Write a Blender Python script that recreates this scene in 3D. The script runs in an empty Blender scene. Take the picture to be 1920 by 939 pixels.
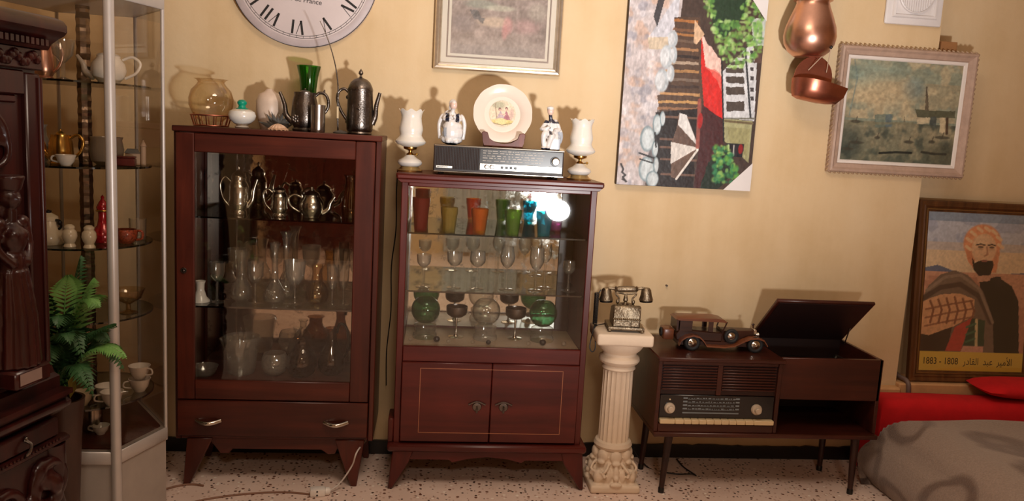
import bpy, bmesh, math, random
import numpy as np
from mathutils import Vector, Matrix
random.seed(7)
R = math.radians
scene = bpy.context.scene
COL = scene.collection

# ------------------------------------------------------------------ camera, world, lights, exposure
def make_camera():
    f, p, r, y = 1480.0, R(8.2), R(3.15), R(6.05)
    F = Vector((math.sin(y) * math.cos(p), math.cos(y) * math.cos(p), -math.sin(p)))
    X = Vector((math.cos(y), -math.sin(y), 0)); U = X.cross(F)
    X2 = X * math.cos(r) + U * math.sin(r); U2 = -X * math.sin(r) + U * math.cos(r)
    cd = bpy.data.cameras.new('camera'); cd.sensor_width = 36; cd.lens = 36 * f / 1920; cd.clip_start = 0.02
    co = bpy.data.objects.new('camera', cd); COL.objects.link(co)
    m = Matrix((X2, U2, -F)).transposed().to_4x4(); m.translation = Vector((0, -3.21, 1.35))
    co.matrix_world = m; scene.camera = co
make_camera()
world = bpy.data.worlds.new('world'); scene.world = world; world.use_nodes = True
world.node_tree.nodes['Background'].inputs[0].default_value = (1.0, 0.85, 0.68, 1)
world.node_tree.nodes['Background'].inputs[1].default_value = 0.055

def area(name, loc, target, size, power, col, spread=180):
    d = bpy.data.lights.new(name, 'AREA'); d.shape = 'DISK'; d.size = size; d.energy = power; d.color = col; d.spread = R(spread)
    o = bpy.data.objects.new(name, d); COL.objects.link(o); o.location = loc
    o.rotation_euler = (Vector(target) - Vector(loc)).to_track_quat('-Z', 'Y').to_euler()
    return o
# the bright lamp standing right of the photographer, aimed up at the wall
area('lamp_light', (0.88, -2.85, 0.86), (0.50, 0.0, 2.75), 0.16, 28, (1.0, 0.98, 0.97), 96)
# the weak ceiling lamp of the room, behind the photographer
area('ceiling_lamp_light', (0.35, -1.9, 2.74), (0.35, -1.9, 0), 0.9, 24, (1.0, 0.80, 0.63))
# added fill light over the far half of the room, brightens the mirror reflections
area('mirror_fill_light', (0.2, -4.5, 2.74), (0.2, -4.5, 0), 0.5, 30, (1.0, 0.82, 0.66))
scene.view_settings.view_transform = 'Standard'
scene.view_settings.look = 'None'
scene.view_settings.exposure = 0.0
scene.view_settings.gamma = 1.0
scene.view_settings.use_curve_mapping = False
scene.cycles.max_bounces = 14
scene.cycles.transparent_max_bounces = 40
scene.cycles.glossy_bounces = 6
scene.cycles.caustics_reflective = False
scene.cycles.caustics_refractive = False
scene.cycles.sample_clamp_indirect = 6.0

# ------------------------------------------------------------------ helpers
def s2l(c):
    return tuple(((v / 255) / 12.92 if v / 255 <= 0.04045 else ((v / 255 + 0.055) / 1.055) ** 2.4) for v in c)
def lin(c): return (*s2l(c), 1)
MATS = {}
def newmat(name):
    m = bpy.data.materials.new(name); m.use_nodes = True; MATS[name] = m
    nt = m.node_tree; return m, nt, nt.nodes['Principled BSDF']
def N(nt, t, **kw):
    n = nt.nodes.new(t)
    for k, v in kw.items():
        if k in n.inputs: n.inputs[k].default_value = v
        else: setattr(n, k, v)
    return n
def ramp(nt, fac, stops):
    r = nt.nodes.new('ShaderNodeValToRGB'); e = r.color_ramp.elements
    while len(e) < len(stops): e.new(0.5)
    for k, (p, c) in enumerate(stops): e[k].position = p; e[k].color = c
    nt.links.new(fac, r.inputs[0]); return r.outputs[0]
def plain(name, col, rough=0.5, metal=0.0, vary=0.12, scale=14.0, bump=0.0, coat=0.0, spec=0.5, bscale=None):
    m, nt, b = newmat(name)
    tc = N(nt, 'ShaderNodeTexCoord'); no = N(nt, 'ShaderNodeTexNoise', Scale=scale, Detail=5.0, Roughness=0.6)
    nt.links.new(tc.outputs['Object'], no.inputs['Vector'])
    c = s2l(col); lo = tuple(max(0, v * (1 - vary)) for v in c); hi = tuple(min(1, v * (1 + vary)) for v in c)
    nt.links.new(ramp(nt, no.outputs[0], [(0.3, (*lo, 1)), (0.7, (*hi, 1))]), b.inputs['Base Color'])
    b.inputs['Roughness'].default_value = rough; b.inputs['Metallic'].default_value = metal
    b.inputs['Coat Weight'].default_value = coat; b.inputs['Coat Roughness'].default_value = 0.15
    b.inputs['Specular IOR Level'].default_value = spec
    if bump:
        n2 = N(nt, 'ShaderNodeTexNoise', Scale=bscale or scale * 4, Detail=4.0)
        nt.links.new(tc.outputs['Object'], n2.inputs['Vector'])
        bp = N(nt, 'ShaderNodeBump', Strength=bump, Distance=0.004)
        nt.links.new(n2.outputs[0], bp.inputs['Height']); nt.links.new(bp.outputs[0], b.inputs['Normal'])
    return m
def wood(name, dark, light, axis='Z', scale=1.0, rough=0.35, coat=0.25):
    m, nt, b = newmat(name)
    tc = N(nt, 'ShaderNodeTexCoord'); mp = N(nt, 'ShaderNodeMapping')
    s = {'Z': (22, 22, 1.6), 'X': (1.6, 22, 22), 'Y': (22, 1.6, 22)}[axis]
    mp.inputs['Scale'].default_value = tuple(v * scale for v in s)
    nt.links.new(tc.outputs['Object'], mp.inputs['Vector'])
    n1 = N(nt, 'ShaderNodeTexNoise', Scale=1.0, Detail=7.0, Roughness=0.62, Distortion=0.6)
    nt.links.new(mp.outputs[0], n1.inputs['Vector'])
    n2 = N(nt, 'ShaderNodeTexNoise', Scale=5.0, Detail=3.0); nt.links.new(tc.outputs['Object'], n2.inputs['Vector'])
    mx = N(nt, 'ShaderNodeMath', operation='MULTIPLY_ADD'); mx.inputs[1].default_value = 0.7
    nt.links.new(n1.outputs[0], mx.inputs[0]); m2 = N(nt, 'ShaderNodeMath', operation='MULTIPLY'); m2.inputs[1].default_value = 0.3
    nt.links.new(n2.outputs[0], m2.inputs[0]); nt.links.new(m2.outputs[0], mx.inputs[2])
    nt.links.new(ramp(nt, mx.outputs[0], [(0.36, lin(dark)), (0.52, lin(tuple((a + c) / 2 for a, c in zip(dark, light)))), (0.68, lin(light))]), b.inputs['Base Color'])
    b.inputs['Roughness'].default_value = rough; b.inputs['Coat Weight'].default_value = coat * .5; b.inputs['Coat Roughness'].default_value = 0.2; b.inputs['Specular IOR Level'].default_value = 0.35
    bp = N(nt, 'ShaderNodeBump', Strength=0.12, Distance=0.002)
    nt.links.new(n1.outputs[0], bp.inputs['Height']); nt.links.new(bp.outputs[0], b.inputs['Normal'])
    return m
def glass(name, face, edge, refl=0.06, grow=0.75, rough=0.03, haze=0.0, hcol=(200, 190, 180), power=3.0):
    """thin glass: light passes, edges absorb and reflect more (angle of incidence only)"""
    m, nt, b = newmat(name); nt.nodes.remove(b); out = nt.nodes['Material Output']
    lw = N(nt, 'ShaderNodeLayerWeight', Blend=0.5)
    pw = N(nt, 'ShaderNodeMath', operation='POWER'); pw.inputs[1].default_value = power; nt.links.new(lw.outputs['Facing'], pw.inputs[0])
    mc = N(nt, 'ShaderNodeMix', data_type='RGBA'); mc.inputs[6].default_value = lin(face); mc.inputs[7].default_value = lin(edge)
    nt.links.new(pw.outputs[0], mc.inputs[0])
    tr = N(nt, 'ShaderNodeBsdfTransparent'); nt.links.new(mc.outputs[2], tr.inputs[0])
    gl = N(nt, 'ShaderNodeBsdfGlossy', Roughness=rough)
    fa = N(nt, 'ShaderNodeMath', operation='MULTIPLY_ADD', use_clamp=True); fa.inputs[1].default_value = grow; fa.inputs[2].default_value = refl
    nt.links.new(pw.outputs[0], fa.inputs[0])
    mx = N(nt, 'ShaderNodeMixShader'); nt.links.new(fa.outputs[0], mx.inputs[0]); nt.links.new(tr.outputs[0], mx.inputs[1]); nt.links.new(gl.outputs[0], mx.inputs[2])
    last = mx
    if haze:
        d1 = N(nt, 'ShaderNodeBsdfDiffuse'); d1.inputs[0].default_value = lin(hcol); d2 = N(nt, 'ShaderNodeBsdfTranslucent'); d2.inputs[0].default_value = lin(hcol)
        df = N(nt, 'ShaderNodeMixShader'); df.inputs[0].default_value = 0.5; nt.links.new(d1.outputs[0], df.inputs[1]); nt.links.new(d2.outputs[0], df.inputs[2])
        m3 = N(nt, 'ShaderNodeMixShader'); m3.inputs[0].default_value = haze
        nt.links.new(mx.outputs[0], m3.inputs[1]); nt.links.new(df.outputs[0], m3.inputs[2]); last = m3
    nt.links.new(last.outputs[0], out.inputs[0]); return m
def painted(name, rough=0.6, coat=0.0, spec=0.4):
    m, nt, b = newmat(name)
    a = N(nt, 'ShaderNodeVertexColor', layer_name='Col'); nt.links.new(a.outputs[0], b.inputs['Base Color'])
    b.inputs['Roughness'].default_value = rough; b.inputs['Coat Weight'].default_value = coat; b.inputs['Specular IOR Level'].default_value = spec
    return m

def setp(o, label=None, cat=None, group=None, kind=None):
    if label: o['label'] = label
    if cat: o['category'] = cat
    if group: o['group'] = group
    if kind: o['kind'] = kind
    return o
def obj(name, bm, mat, parent=None, angle=40, loc=None, rot=None):
    bmesh.ops.recalc_face_normals(bm, faces=bm.faces)
    me = bpy.data.meshes.new(name); bm.to_mesh(me); bm.free()
    for mm in (mat if isinstance(mat, (list, tuple)) else [mat]): me.materials.append(mm)
    if angle:
        me.shade_smooth(); me.set_sharp_from_angle(angle=R(angle))
    o = bpy.data.objects.new(name, me); COL.objects.link(o)
    if parent: o.parent = parent
    if loc: o.location = loc
    if rot: o.rotation_euler = rot
    return o
def thing(name, label, cat, loc=(0, 0, 0), rotz=0, group=None, rot=None):
    o = bpy.data.objects.new(name, None); COL.objects.link(o); o.location = loc
    o.rotation_euler = rot if rot else (0, 0, rotz); o.empty_display_size = 0.05
    return setp(o, label, cat, group)
def dup(root, loc=None, rotz=None, label=None, swap=None):
    r = root.copy(); COL.objects.link(r)
    if loc: r.location = loc
    if rotz is not None: r.rotation_euler = (0, 0, rotz)
    if label: r['label'] = label
    def kids(a, b):
        for ch in a.children:
            c = ch.copy(); COL.objects.link(c); c.parent = b; kids(ch, c)
    kids(root, r)
    return r
def NB(): return bmesh.new()
def addm(bm, vs, fs, mi=0):
    V = [bm.verts.new(v) for v in vs]; out = []
    for f in fs:
        try:
            ff = bm.faces.new([V[i] for i in f]); ff.material_index = mi; out.append(ff)
        except ValueError: pass
    return V
def box(bm, x0, x1, y0, y1, z0, z1, bev=0.0, seg=1, mi=0):
    V = addm(bm, [(x, y, z) for z in (z0, z1) for y in (y0, y1) for x in (x0, x1)],
             [(0, 2, 3, 1), (4, 5, 7, 6), (0, 1, 5, 4), (2, 6, 7, 3), (0, 4, 6, 2), (1, 3, 7, 5)], mi)
    if bev:
        ed = {e for v in V for e in v.link_edges}
        bmesh.ops.bevel(bm, geom=list(ed), offset=bev, segments=seg, affect='EDGES', profile=0.5)
    return bm
def lathe(bm, prof, n=28, c=(0, 0, 0), fn=None, mi=0, axis='Z'):
    rings = []; vs = []
    for (r, z) in prof:
        if r <= 1e-6: rings.append([len(vs)]); vs.append((0, 0, z))
        else:
            rings.append(list(range(len(vs), len(vs) + n)))
            for k in range(n):
                a = 2 * math.pi * k / n; rr = r; zz = z
                if fn: rr, zz = fn(r, z, a)
                vs.append((rr * math.cos(a), rr * math.sin(a), zz))
    fs = []
    for A, B_ in zip(rings, rings[1:]):
        if len(A) == 1 and len(B_) == 1: continue
        for k in range(n):
            k2 = (k + 1) % n
            if len(A) == 1: fs.append((A[0], B_[k2], B_[k]))
            elif len(B_) == 1: fs.append((A[k], A[k2], B_[0]))
            else: fs.append((A[k], A[k2], B_[k2], B_[k]))
    if axis == 'Y': vs = [(x, -z, y) for x, y, z in vs]      # axis points to -Y (towards the room)
    if axis == 'X': vs = [(z, y, -x) for x, y, z in vs]
    addm(bm, [(x + c[0], y + c[1], z + c[2]) for x, y, z in vs], fs, mi); return bm
def tube(bm, pts, r, n=8, cap=True, mi=0):
    P = [Vector(p) for p in pts]; rs = r if isinstance(r, (list, tuple)) else [r] * len(P)
    T = [(P[min(i + 1, len(P) - 1)] - P[max(i - 1, 0)]).normalized() for i in range(len(P))]
    up = Vector((0, 0, 1)) if abs(T[0].z) < 0.9 else Vector((1, 0, 0))
    nrm = (up - T[0] * up.dot(T[0])).normalized(); vs = []; fs = []
    for i, (p, t) in enumerate(zip(P, T)):
        nrm = (nrm - t * nrm.dot(t)).normalized(); b = t.cross(nrm)
        for k in range(n):
            a = 2 * math.pi * k / n; vs.append(p + (nrm * math.cos(a) + b * math.sin(a)) * rs[i])
    for i in range(len(P) - 1):
        for k in range(n):
            k2 = (k + 1) % n; fs.append((i * n + k, i * n + k2, (i + 1) * n + k2, (i + 1) * n + k))
    if cap: fs += [tuple(range(n))[::-1], tuple(range((len(P) - 1) * n, len(P) * n))]
    addm(bm, vs, fs, mi); return bm
def spline(pts, n=8):
    P = [Vector(p) for p in pts]; out = []
    for i in range(len(P) - 1):
        a, b, c, d = P[max(i - 1, 0)], P[i], P[i + 1], P[min(i + 2, len(P) - 1)]
        for k in range(n):
            t = k / n
            out.append(0.5 * ((2 * b) + (c - a) * t + (2 * a - 5 * b + 4 * c - d) * t * t + (3 * b - a - 3 * c + d) * t ** 3))
    out.append(P[-1]); return out
def prism(bm, pts, d0, d1, plane='XZ', bev=0.0, mi=0):
    n = len(pts)
    f = {'XZ': lambda a, b, d: (a, d, b), 'XY': lambda a, b, d: (a, b, d), 'YZ': lambda a, b, d: (d, a, b)}[plane]
    V = addm(bm, [f(a, b, d0) for a, b in pts] + [f(a, b, d1) for a, b in pts],
             [tuple(range(n)), tuple(range(2 * n - 1, n - 1, -1))] + [(i, (i + 1) % n, n + (i + 1) % n, n + i) for i in range(n)], mi)
    if bev:
        ed = {e for v in V for e in v.link_edges}
        bmesh.ops.bevel(bm, geom=list(ed), offset=bev, segments=1, affect='EDGES')
    return bm
def ball(bm, c, r, n=12, m=8, mi=0, rot=None):
    r = r if isinstance(r, (tuple, list)) else (r, r, r); vs = [(0, 0, -1)]
    for j in range(1, m):
        a = math.pi * j / m - math.pi / 2
        for k in range(n): t = 2 * math.pi * k / n; vs.append((math.cos(a) * math.cos(t), math.cos(a) * math.sin(t), math.sin(a)))
    vs.append((0, 0, 1)); fs = []
    for k in range(n): fs.append((0, 1 + (k + 1) % n, 1 + k))
    for j in range(m - 2):
        for k in range(n): fs.append((1 + j * n + k, 1 + j * n + (k + 1) % n, 1 + (j + 1) * n + (k + 1) % n, 1 + (j + 1) * n + k))
    L = len(vs) - 1
    for k in range(n): fs.append((L, 1 + (m - 2) * n + k, 1 + (m - 2) * n + (k + 1) % n))
    M = rot if rot else Matrix.Identity(3)
    vs = [M @ Vector((x * r[0], y * r[1], z * r[2])) for x, y, z in vs]
    addm(bm, [(v[0] + c[0], v[1] + c[1], v[2] + c[2]) for v in vs], fs, mi); return bm
def ring(bm, R0, r, c=(0, 0, 0), n=32, m=8, axis='Z', mi=0, fn=None):
    vs = []; fs = []
    for i in range(n):
        a = 2 * math.pi * i / n
        for j in range(m):
            b = 2 * math.pi * j / m; rr = R0 + r * math.cos(b); p = (rr * math.cos(a), rr * math.sin(a), r * math.sin(b))
            if axis == 'Y': p = (p[0], -p[2], p[1])
            if axis == 'X': p = (p[2], p[0], p[1])
            vs.append((p[0] + c[0], p[1] + c[1], p[2] + c[2]))
    for i in range(n):
        for j in range(m): fs.append((i * m + j, ((i + 1) % n) * m + j, ((i + 1) % n) * m + (j + 1) % m, i * m + (j + 1) % m))
    addm(bm, vs, fs, mi); return bm
def xform(bm, M, start=0):
    bm.verts.ensure_lookup_table()
    for v in bm.verts[start:]: v.co = M @ v.co
    return bm
def remeshed(name, bm, mats, parent, voxel, smooth_it=4, pick=None):
    """melts overlapping blobs into one continuous skin"""
    me = bpy.data.meshes.new('tmp'); bmesh.ops.recalc_face_normals(bm, faces=bm.faces); bm.to_mesh(me); bm.free()
    o = bpy.data.objects.new('tmp', me); COL.objects.link(o)
    md = o.modifiers.new('r', 'REMESH'); md.mode = 'VOXEL'; md.voxel_size = voxel
    sm = o.modifiers.new('s', 'SMOOTH'); sm.iterations = smooth_it; sm.factor = 0.5
    dg = bpy.context.evaluated_depsgraph_get(); dg.update()
    new = bpy.data.meshes.new_from_object(o.evaluated_get(dg)); bpy.data.objects.remove(o)
    new.name = name; new.materials.clear()
    for m in mats: new.materials.append(m)
    if pick:
        for p in new.polygons: p.material_index = pick(p.center)
    new.shade_smooth()
    q = bpy.data.objects.new(name, new); COL.objects.link(q); q.parent = parent; return q
def text_mesh(name, body, size, mat, parent, loc, rot=(R(90), 0, 0), align='CENTER', extrude=0.0002, sx=1.0):
    cu = bpy.data.curves.new('t', 'FONT'); cu.body = body; cu.size = size; cu.align_x = align; cu.extrude = extrude; cu.resolution_u = 4
    o = bpy.data.objects.new('t', cu); COL.objects.link(o); dg = bpy.context.evaluated_depsgraph_get(); dg.update()
    me = bpy.data.meshes.new_from_object(o.evaluated_get(dg)); bpy.data.objects.remove(o)
    me.materials.clear(); me.materials.append(mat); me.name = name
    q = bpy.data.objects.new(name, me); COL.objects.link(q); q.parent = parent; q.location = loc; q.rotation_euler = rot; q.scale = (sx, 1, 1)
    return q
class Paint:
    """a small colour field for flat printed or painted pictures; u right, v up, 0..1"""
    def __init__(s, nu, nv, base):
        s.nu, s.nv = nu, nv; v, u = np.mgrid[0:nv, 0:nu]; s.u = u / (nu - 1); s.v = v / (nv - 1); s.asp = nv / nu
        s.c = np.ones((nv, nu, 3)) * np.array(base, float); s.rng = np.random.default_rng(3)
    def noise(s, fu, fv, seed=0):
        rg = np.random.default_rng(seed); t = np.zeros((s.nv, s.nu)); amp = 1.0; tot = 0
        for o in range(3):
            gu, gv = int(fu * 2 ** o) + 2, int(fv * 2 ** o) + 2; g = rg.random((gv + 1, gu + 1))
            x = s.u * (gu - 1); y = s.v * (gv - 1); i = x.astype(int); j = y.astype(int); a = x - i; b = y - j
            a = a * a * (3 - 2 * a); b = b * b * (3 - 2 * b)
            t += amp * ((g[j, i] * (1 - a) + g[j, i + 1] * a) * (1 - b) + (g[j + 1, i] * (1 - a) + g[j + 1, i + 1] * a) * b); tot += amp; amp *= 0.55
        return t / tot
    def put(s, mask, col, op=1.0):
        m = (mask * op)[..., None]; s.c = s.c * (1 - m) + np.array(col, float) * m
    def poly(s, pts, col, op=1.0, wob=0.0, seed=1):
        u, v = s.u, s.v
        if wob: u = u + (s.noise(14, 14, seed) - .5) * wob; v = v + (s.noise(14, 14, seed + 50) - .5) * wob
        inside = np.zeros(u.shape, bool); n = len(pts)
        for k in range(n):
            (x0, y0), (x1, y1) = pts[k], pts[(k + 1) % n]
            if y0 == y1: continue
            cond = ((y0 > v) != (y1 > v)) & (u < (x1 - x0) * (v - y0) / (y1 - y0) + x0); inside ^= cond
        s.put(inside.astype(float), col, op)
    def ell(s, cx, cy, rx, ry, col, op=1.0, soft=0.15, ang=0.0):
        ca, sa = math.cos(ang), math.sin(ang); du, dv = s.u - cx, (s.v - cy)
        a = (du * ca + dv * sa) / rx; b = (-du * sa + dv * ca) / ry; d = np.sqrt(a * a + b * b)
        s.put(np.clip((1 - d) / soft + .5, 0, 1) if soft > 0 else (d < 1).astype(float), col, op)
    def line(s, pts, w, col, op=1.0):
        for (x0, y0), (x1, y1) in zip(pts, pts[1:]):
            dx, dy = x1 - x0, (y1 - y0) * s.asp; L = dx * dx + dy * dy + 1e-9
            t = np.clip(((s.u - x0) * dx + (s.v - y0) * s.asp * dy) / L, 0, 1)
            d = np.hypot(s.u - x0 - t * dx, (s.v - y0) * s.asp - t * dy); s.put(np.clip((w - d) / (w * .4) + .5, 0, 1), col, op)
    def grain(s, amt, fu, fv, seed=9): s.c = s.c * (1 + amt * (s.noise(fu, fv, seed)[..., None] - .5) * 2)
    def mesh(s, name, x0, x1, y, z0, z1, mat, parent=None, relief=0.0, clip=None):
        nu, nv = s.nu, s.nv; X = x0 + s.u * (x1 - x0); Z = z0 + s.v * (z1 - z0)
        Y = np.full_like(X, y) - (relief * s.noise(nu // 5, nv // 5, 77) if relief else 0)
        co = np.stack([X, Y, Z], -1).reshape(-1, 3)
        j, i = np.mgrid[0:nv - 1, 0:nu - 1]; a = (j * nu + i).ravel(); F = np.stack([a, a + 1, a + nu + 1, a + nu], -1)
        if clip is not None:
            uc = (s.u[:-1, :-1] + .5 / nu).ravel(); vc = (s.v[:-1, :-1] + .5 / nv).ravel(); F = F[clip(uc, vc)]
        me = bpy.data.meshes.new(name); me.from_pydata(co.tolist(), [], F.tolist()); me.update()
        c = np.clip(s.c, 0, 255) / 255; c = np.where(c <= .04045, c / 12.92, ((c + .055) / 1.055) ** 2.4)
        at = me.color_attributes.new('Col', 'FLOAT_COLOR', 'POINT')
        at.data.foreach_set('color', np.concatenate([c.reshape(-1, 3), np.ones((nu * nv, 1))], 1).astype(np.float32).ravel())
        me.materials.append(mat); me.shade_smooth()
        o = bpy.data.objects.new(name, me); COL.objects.link(o)
        if parent: o.parent = parent
        return o
# ------------------------------------------------------------------ materials
def wall_mat():
    m, nt, b = newmat('ochre_plaster'); tc = N(nt, 'ShaderNodeTexCoord')
    n1 = N(nt, 'ShaderNodeTexNoise', Scale=1.6, Detail=6.0, Roughness=0.65); nt.links.new(tc.outputs['Object'], n1.inputs['Vector'])
    mp = N(nt, 'ShaderNodeMapping'); mp.inputs['Scale'].default_value = (9, 9, 1.2); nt.links.new(tc.outputs['Object'], mp.inputs['Vector'])
    n2 = N(nt, 'ShaderNodeTexNoise', Scale=1.0, Detail=4.0); nt.links.new(mp.outputs[0], n2.inputs['Vector'])
    ad = N(nt, 'ShaderNodeMath', operation='MULTIPLY_ADD'); ad.inputs[1].default_value = 0.35
    nt.links.new(n2.outputs[0], ad.inputs[0]); ml = N(nt, 'ShaderNodeMath', operation='MULTIPLY'); ml.inputs[1].default_value = 0.65
    nt.links.new(n1.outputs[0], ml.inputs[0]); nt.links.new(ml.outputs[0], ad.inputs[2])
    nt.links.new(ramp(nt, ad.outputs[0], [(0.33, lin((206, 176, 132))), (0.5, lin((217, 189, 148))), (0.7, lin((223, 198, 160)))]), b.inputs['Base Color'])
    b.inputs['Roughness'].default_value = 0.62; b.inputs['Specular IOR Level'].default_value = 0.3
    n3 = N(nt, 'ShaderNodeTexNoise', Scale=34.0, Detail=3.0); nt.links.new(tc.outputs['Object'], n3.inputs['Vector'])
    bp = N(nt, 'ShaderNodeBump', Strength=0.12, Distance=0.01); nt.links.new(n3.outputs[0], bp.inputs['Height']); nt.links.new(bp.outputs[0], b.inputs['Normal'])
    return m
def terrazzo():
    m, nt, b = newmat('terrazzo'); tc = N(nt, 'ShaderNodeTexCoord')
    prev = None; base = lin((196, 170, 150))
    n0 = N(nt, 'ShaderNodeTexNoise', Scale=3.0, Detail=5.0); nt.links.new(tc.outputs['Object'], n0.inputs['Vector'])
    prev = ramp(nt, n0.outputs[0], [(0.3, lin((222, 194, 178))), (0.7, lin((240, 216, 202)))])
    for sc, th, col in ((70, 0.34, (200, 166, 148)), (44, 0.27, (120, 78, 60)), (62, 0.30, (78, 56, 46)), (40, 0.24, (250, 236, 222))):
        v = N(nt, 'ShaderNodeTexVoronoi', Scale=sc); mp = N(nt, 'ShaderNodeMapping'); mp.inputs['Location'].default_value = (sc * .13, sc * .37, 0)
        nt.links.new(tc.outputs['Object'], mp.inputs['Vector']); nt.links.new(mp.outputs[0], v.inputs['Vector'])
        # only some cells hold a chip
        sp = N(nt, 'ShaderNodeSeparateColor'); nt.links.new(v.outputs['Color'], sp.inputs[0])
        g = N(nt, 'ShaderNodeMath', operation='GREATER_THAN'); g.inputs[1].default_value = 0.72; nt.links.new(sp.outputs[0], g.inputs[0])
        l = N(nt, 'ShaderNodeMath', operation='LESS_THAN'); l.inputs[1].default_value = th; nt.links.new(v.outputs['Distance'], l.inputs[0])
        a = N(nt, 'ShaderNodeMath', operation='MULTIPLY'); nt.links.new(g.outputs[0], a.inputs[0]); nt.links.new(l.outputs[0], a.inputs[1])
        mx = N(nt, 'ShaderNodeMix', data_type='RGBA'); mx.inputs[7].default_value = lin(col); nt.links.new(a.outputs[0], mx.inputs[0]); nt.links.new(prev, mx.inputs[6]); prev = mx.outputs[2]
    nt.links.new(prev, b.inputs['Base Color']); b.inputs['Roughness'].default_value = 0.5
    return m
def mirror_mat(name, tint, spots=0.62):
    m, nt, b = newmat(name); tc = N(nt, 'ShaderNodeTexCoord')
    n = N(nt, 'ShaderNodeTexNoise', Scale=26.0, Detail=6.0, Roughness=0.7); nt.links.new(tc.outputs['Object'], n.inputs['Vector'])
    nt.links.new(ramp(nt, n.outputs[0], [(spots - .06, lin(tint)), (spots + .1, lin(tuple(v * .6 for v in tint)))]), b.inputs['Base Color'])
    nt.links.new(ramp(nt, n.outputs[0], [(0.45, (0.02,) * 3 + (1,)), (0.75, (0.16,) * 3 + (1,))]), b.inputs['Roughness'])
    b.inputs['Metallic'].default_value = 1.0
    return m
def blanket_mat():
    m, nt, b = newmat('floral_blanket'); tc = N(nt, 'ShaderNodeTexCoord')
    n1 = N(nt, 'ShaderNodeTexNoise', Scale=2.2, Detail=2.0, Distortion=1.5); nt.links.new(tc.outputs['Object'], n1.inputs['Vector'])
    v = N(nt, 'ShaderNodeTexVoronoi', Scale=3.4)
    mixv = N(nt, 'ShaderNodeMix', data_type='VECTOR'); mixv.inputs[0].default_value = 0.12
    nt.links.new(tc.outputs['Object'], mixv.inputs[4]); nt.links.new(n1.outputs['Color'], mixv.inputs[5]); nt.links.new(mixv.outputs[1], v.inputs['Vector'])
    pet = ramp(nt, v.outputs['Distance'], [(0.0, lin((128, 108, 98))), (0.16, lin((146, 126, 114))), (0.30, lin((142, 122, 110))), (0.35, lin((108, 87, 76))), (0.41, lin((108, 87, 76))), (0.47, lin((150, 131, 119)))])
    n2 = N(nt, 'ShaderNodeTexNoise', Scale=160.0, Detail=3.0); nt.links.new(tc.outputs['Object'], n2.inputs['Vector'])
    mx = N(nt, 'ShaderNodeMix', data_type='RGBA', blend_type='OVERLAY'); mx.inputs[0].default_value = 0.35
    nt.links.new(pet, mx.inputs[6]); nt.links.new(n2.outputs[0], mx.inputs[7]); nt.links.new(mx.outputs[2], b.inputs['Base Color'])
    b.inputs['Roughness'].default_value = 0.95; b.inputs['Sheen Weight'].default_value = 0.4
    bp = N(nt, 'ShaderNodeBump', Strength=0.5, Distance=0.006); nt.links.new(n2.outputs[0], bp.inputs['Height']); nt.links.new(bp.outputs[0], b.inputs['Normal'])
    return m
WALL = wall_mat(); TERR = terrazzo()
CEIL = plain('ceiling_paint', (225, 215, 200), 0.8, scale=3)
BLACKTILE = plain('black_baseboard', (24, 21, 20), 0.35)
W1 = wood('mahogany_red', (56, 20, 13), (94, 40, 26)); W1H = wood('mahogany_red_across', (56, 20, 13), (94, 40, 26), 'X')
W2 = wood('rosewood_red', (66, 20, 16), (104, 37, 28), 'X', 0.6, 0.36, 0.2); W2V = wood('rosewood_red_upright', (62, 20, 15), (98, 35, 26), 'Z', 0.8, 0.42, 0.12)
W3 = wood('walnut_console', (48, 20, 14), (84, 38, 24), 'X', 0.8, 0.32, 0.4); W3D = wood('walnut_dark', (34, 16, 12), (56, 26, 18), 'X', 0.8, 0.4, 0.2)
W4 = wood('carved_oak', (32, 10, 9), (62, 20, 16), 'Z', 0.8, 0.28, 0.4)
WSTAND = wood('stand_wood', (84, 34, 20), (120, 54, 34)); WCAR = wood('car_wood', (88, 46, 26), (130, 74, 44), 'X', 2.0); WCARD = wood('car_wood_dark', (44, 22, 14), (70, 38, 24), 'X', 2.0)
WFRAME = wood('frame_brown', (70, 42, 22), (118, 76, 42), 'Z', 1.2)
INLAY = plain('inlay_line', (176, 112, 78), 0.4); BLACK = plain('black_plastic', (14, 12, 12), 0.35); DARKIN = plain('dark_interior', (30, 20, 16), 0.7)
PANEV = glass('show_case_glass', (250, 247, 243), (222, 216, 208), 0.045, 0.6, 0.02)
PANE = glass('window_pane_glass', (250, 250, 248), (215, 225, 220), 0.045, 0.6, 0.015)
SHELFG = glass('shelf_glass', (232, 242, 236), (80, 110, 98), 0.07, 0.75, 0.02)
SHELFE = glass('shelf_glass_edge', (70, 95, 84), (30, 46, 40), 0.15, 0.6, 0.05)
MIRROR1 = mirror_mat('old_mirror_dark', (196, 184, 172)); MIRROR2 = mirror_mat('old_mirror', (232, 234, 228))
CLEAR = glass('clear_glass', (254, 254, 252), (205, 203, 196), 0.08, 0.9, 0.05, 0.05, (236, 228, 216))
CRYSTAL = glass('cut_crystal', (253, 252, 249), (205, 200, 194), 0.14, 0.8, 0.10, 0.15, (236, 228, 218))
AMBERG = glass('pale_amber_glass', (246, 236, 214), (190, 156, 104), 0.08, 0.7, 0.04)
YGLOBE = glass('champagne_glass', (254, 251, 244), (232, 202, 156), 0.06, 0.6, 0.04)
SMOKE = glass('smoky_brown_glass', (206, 178, 146), (120, 88, 62), 0.08, 0.7, 0.04)
GREENG = glass('sea_green_glass', (186, 222, 200), (100, 156, 126), 0.07, 0.7, 0.05, 0.10, (70, 140, 100))
EMERALD = glass('emerald_glass', (120, 200, 84), (40, 110, 30), 0.08, 0.6, 0.06, 0.12, (40, 130, 20))
def tumbler_glass(n, c): f = tuple(255 * (v / 255) ** .5 for v in c); return glass(n, f, tuple(v * .72 for v in f), 0.06, 0.6, 0.05, 0.26, c, 2.0)
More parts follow.
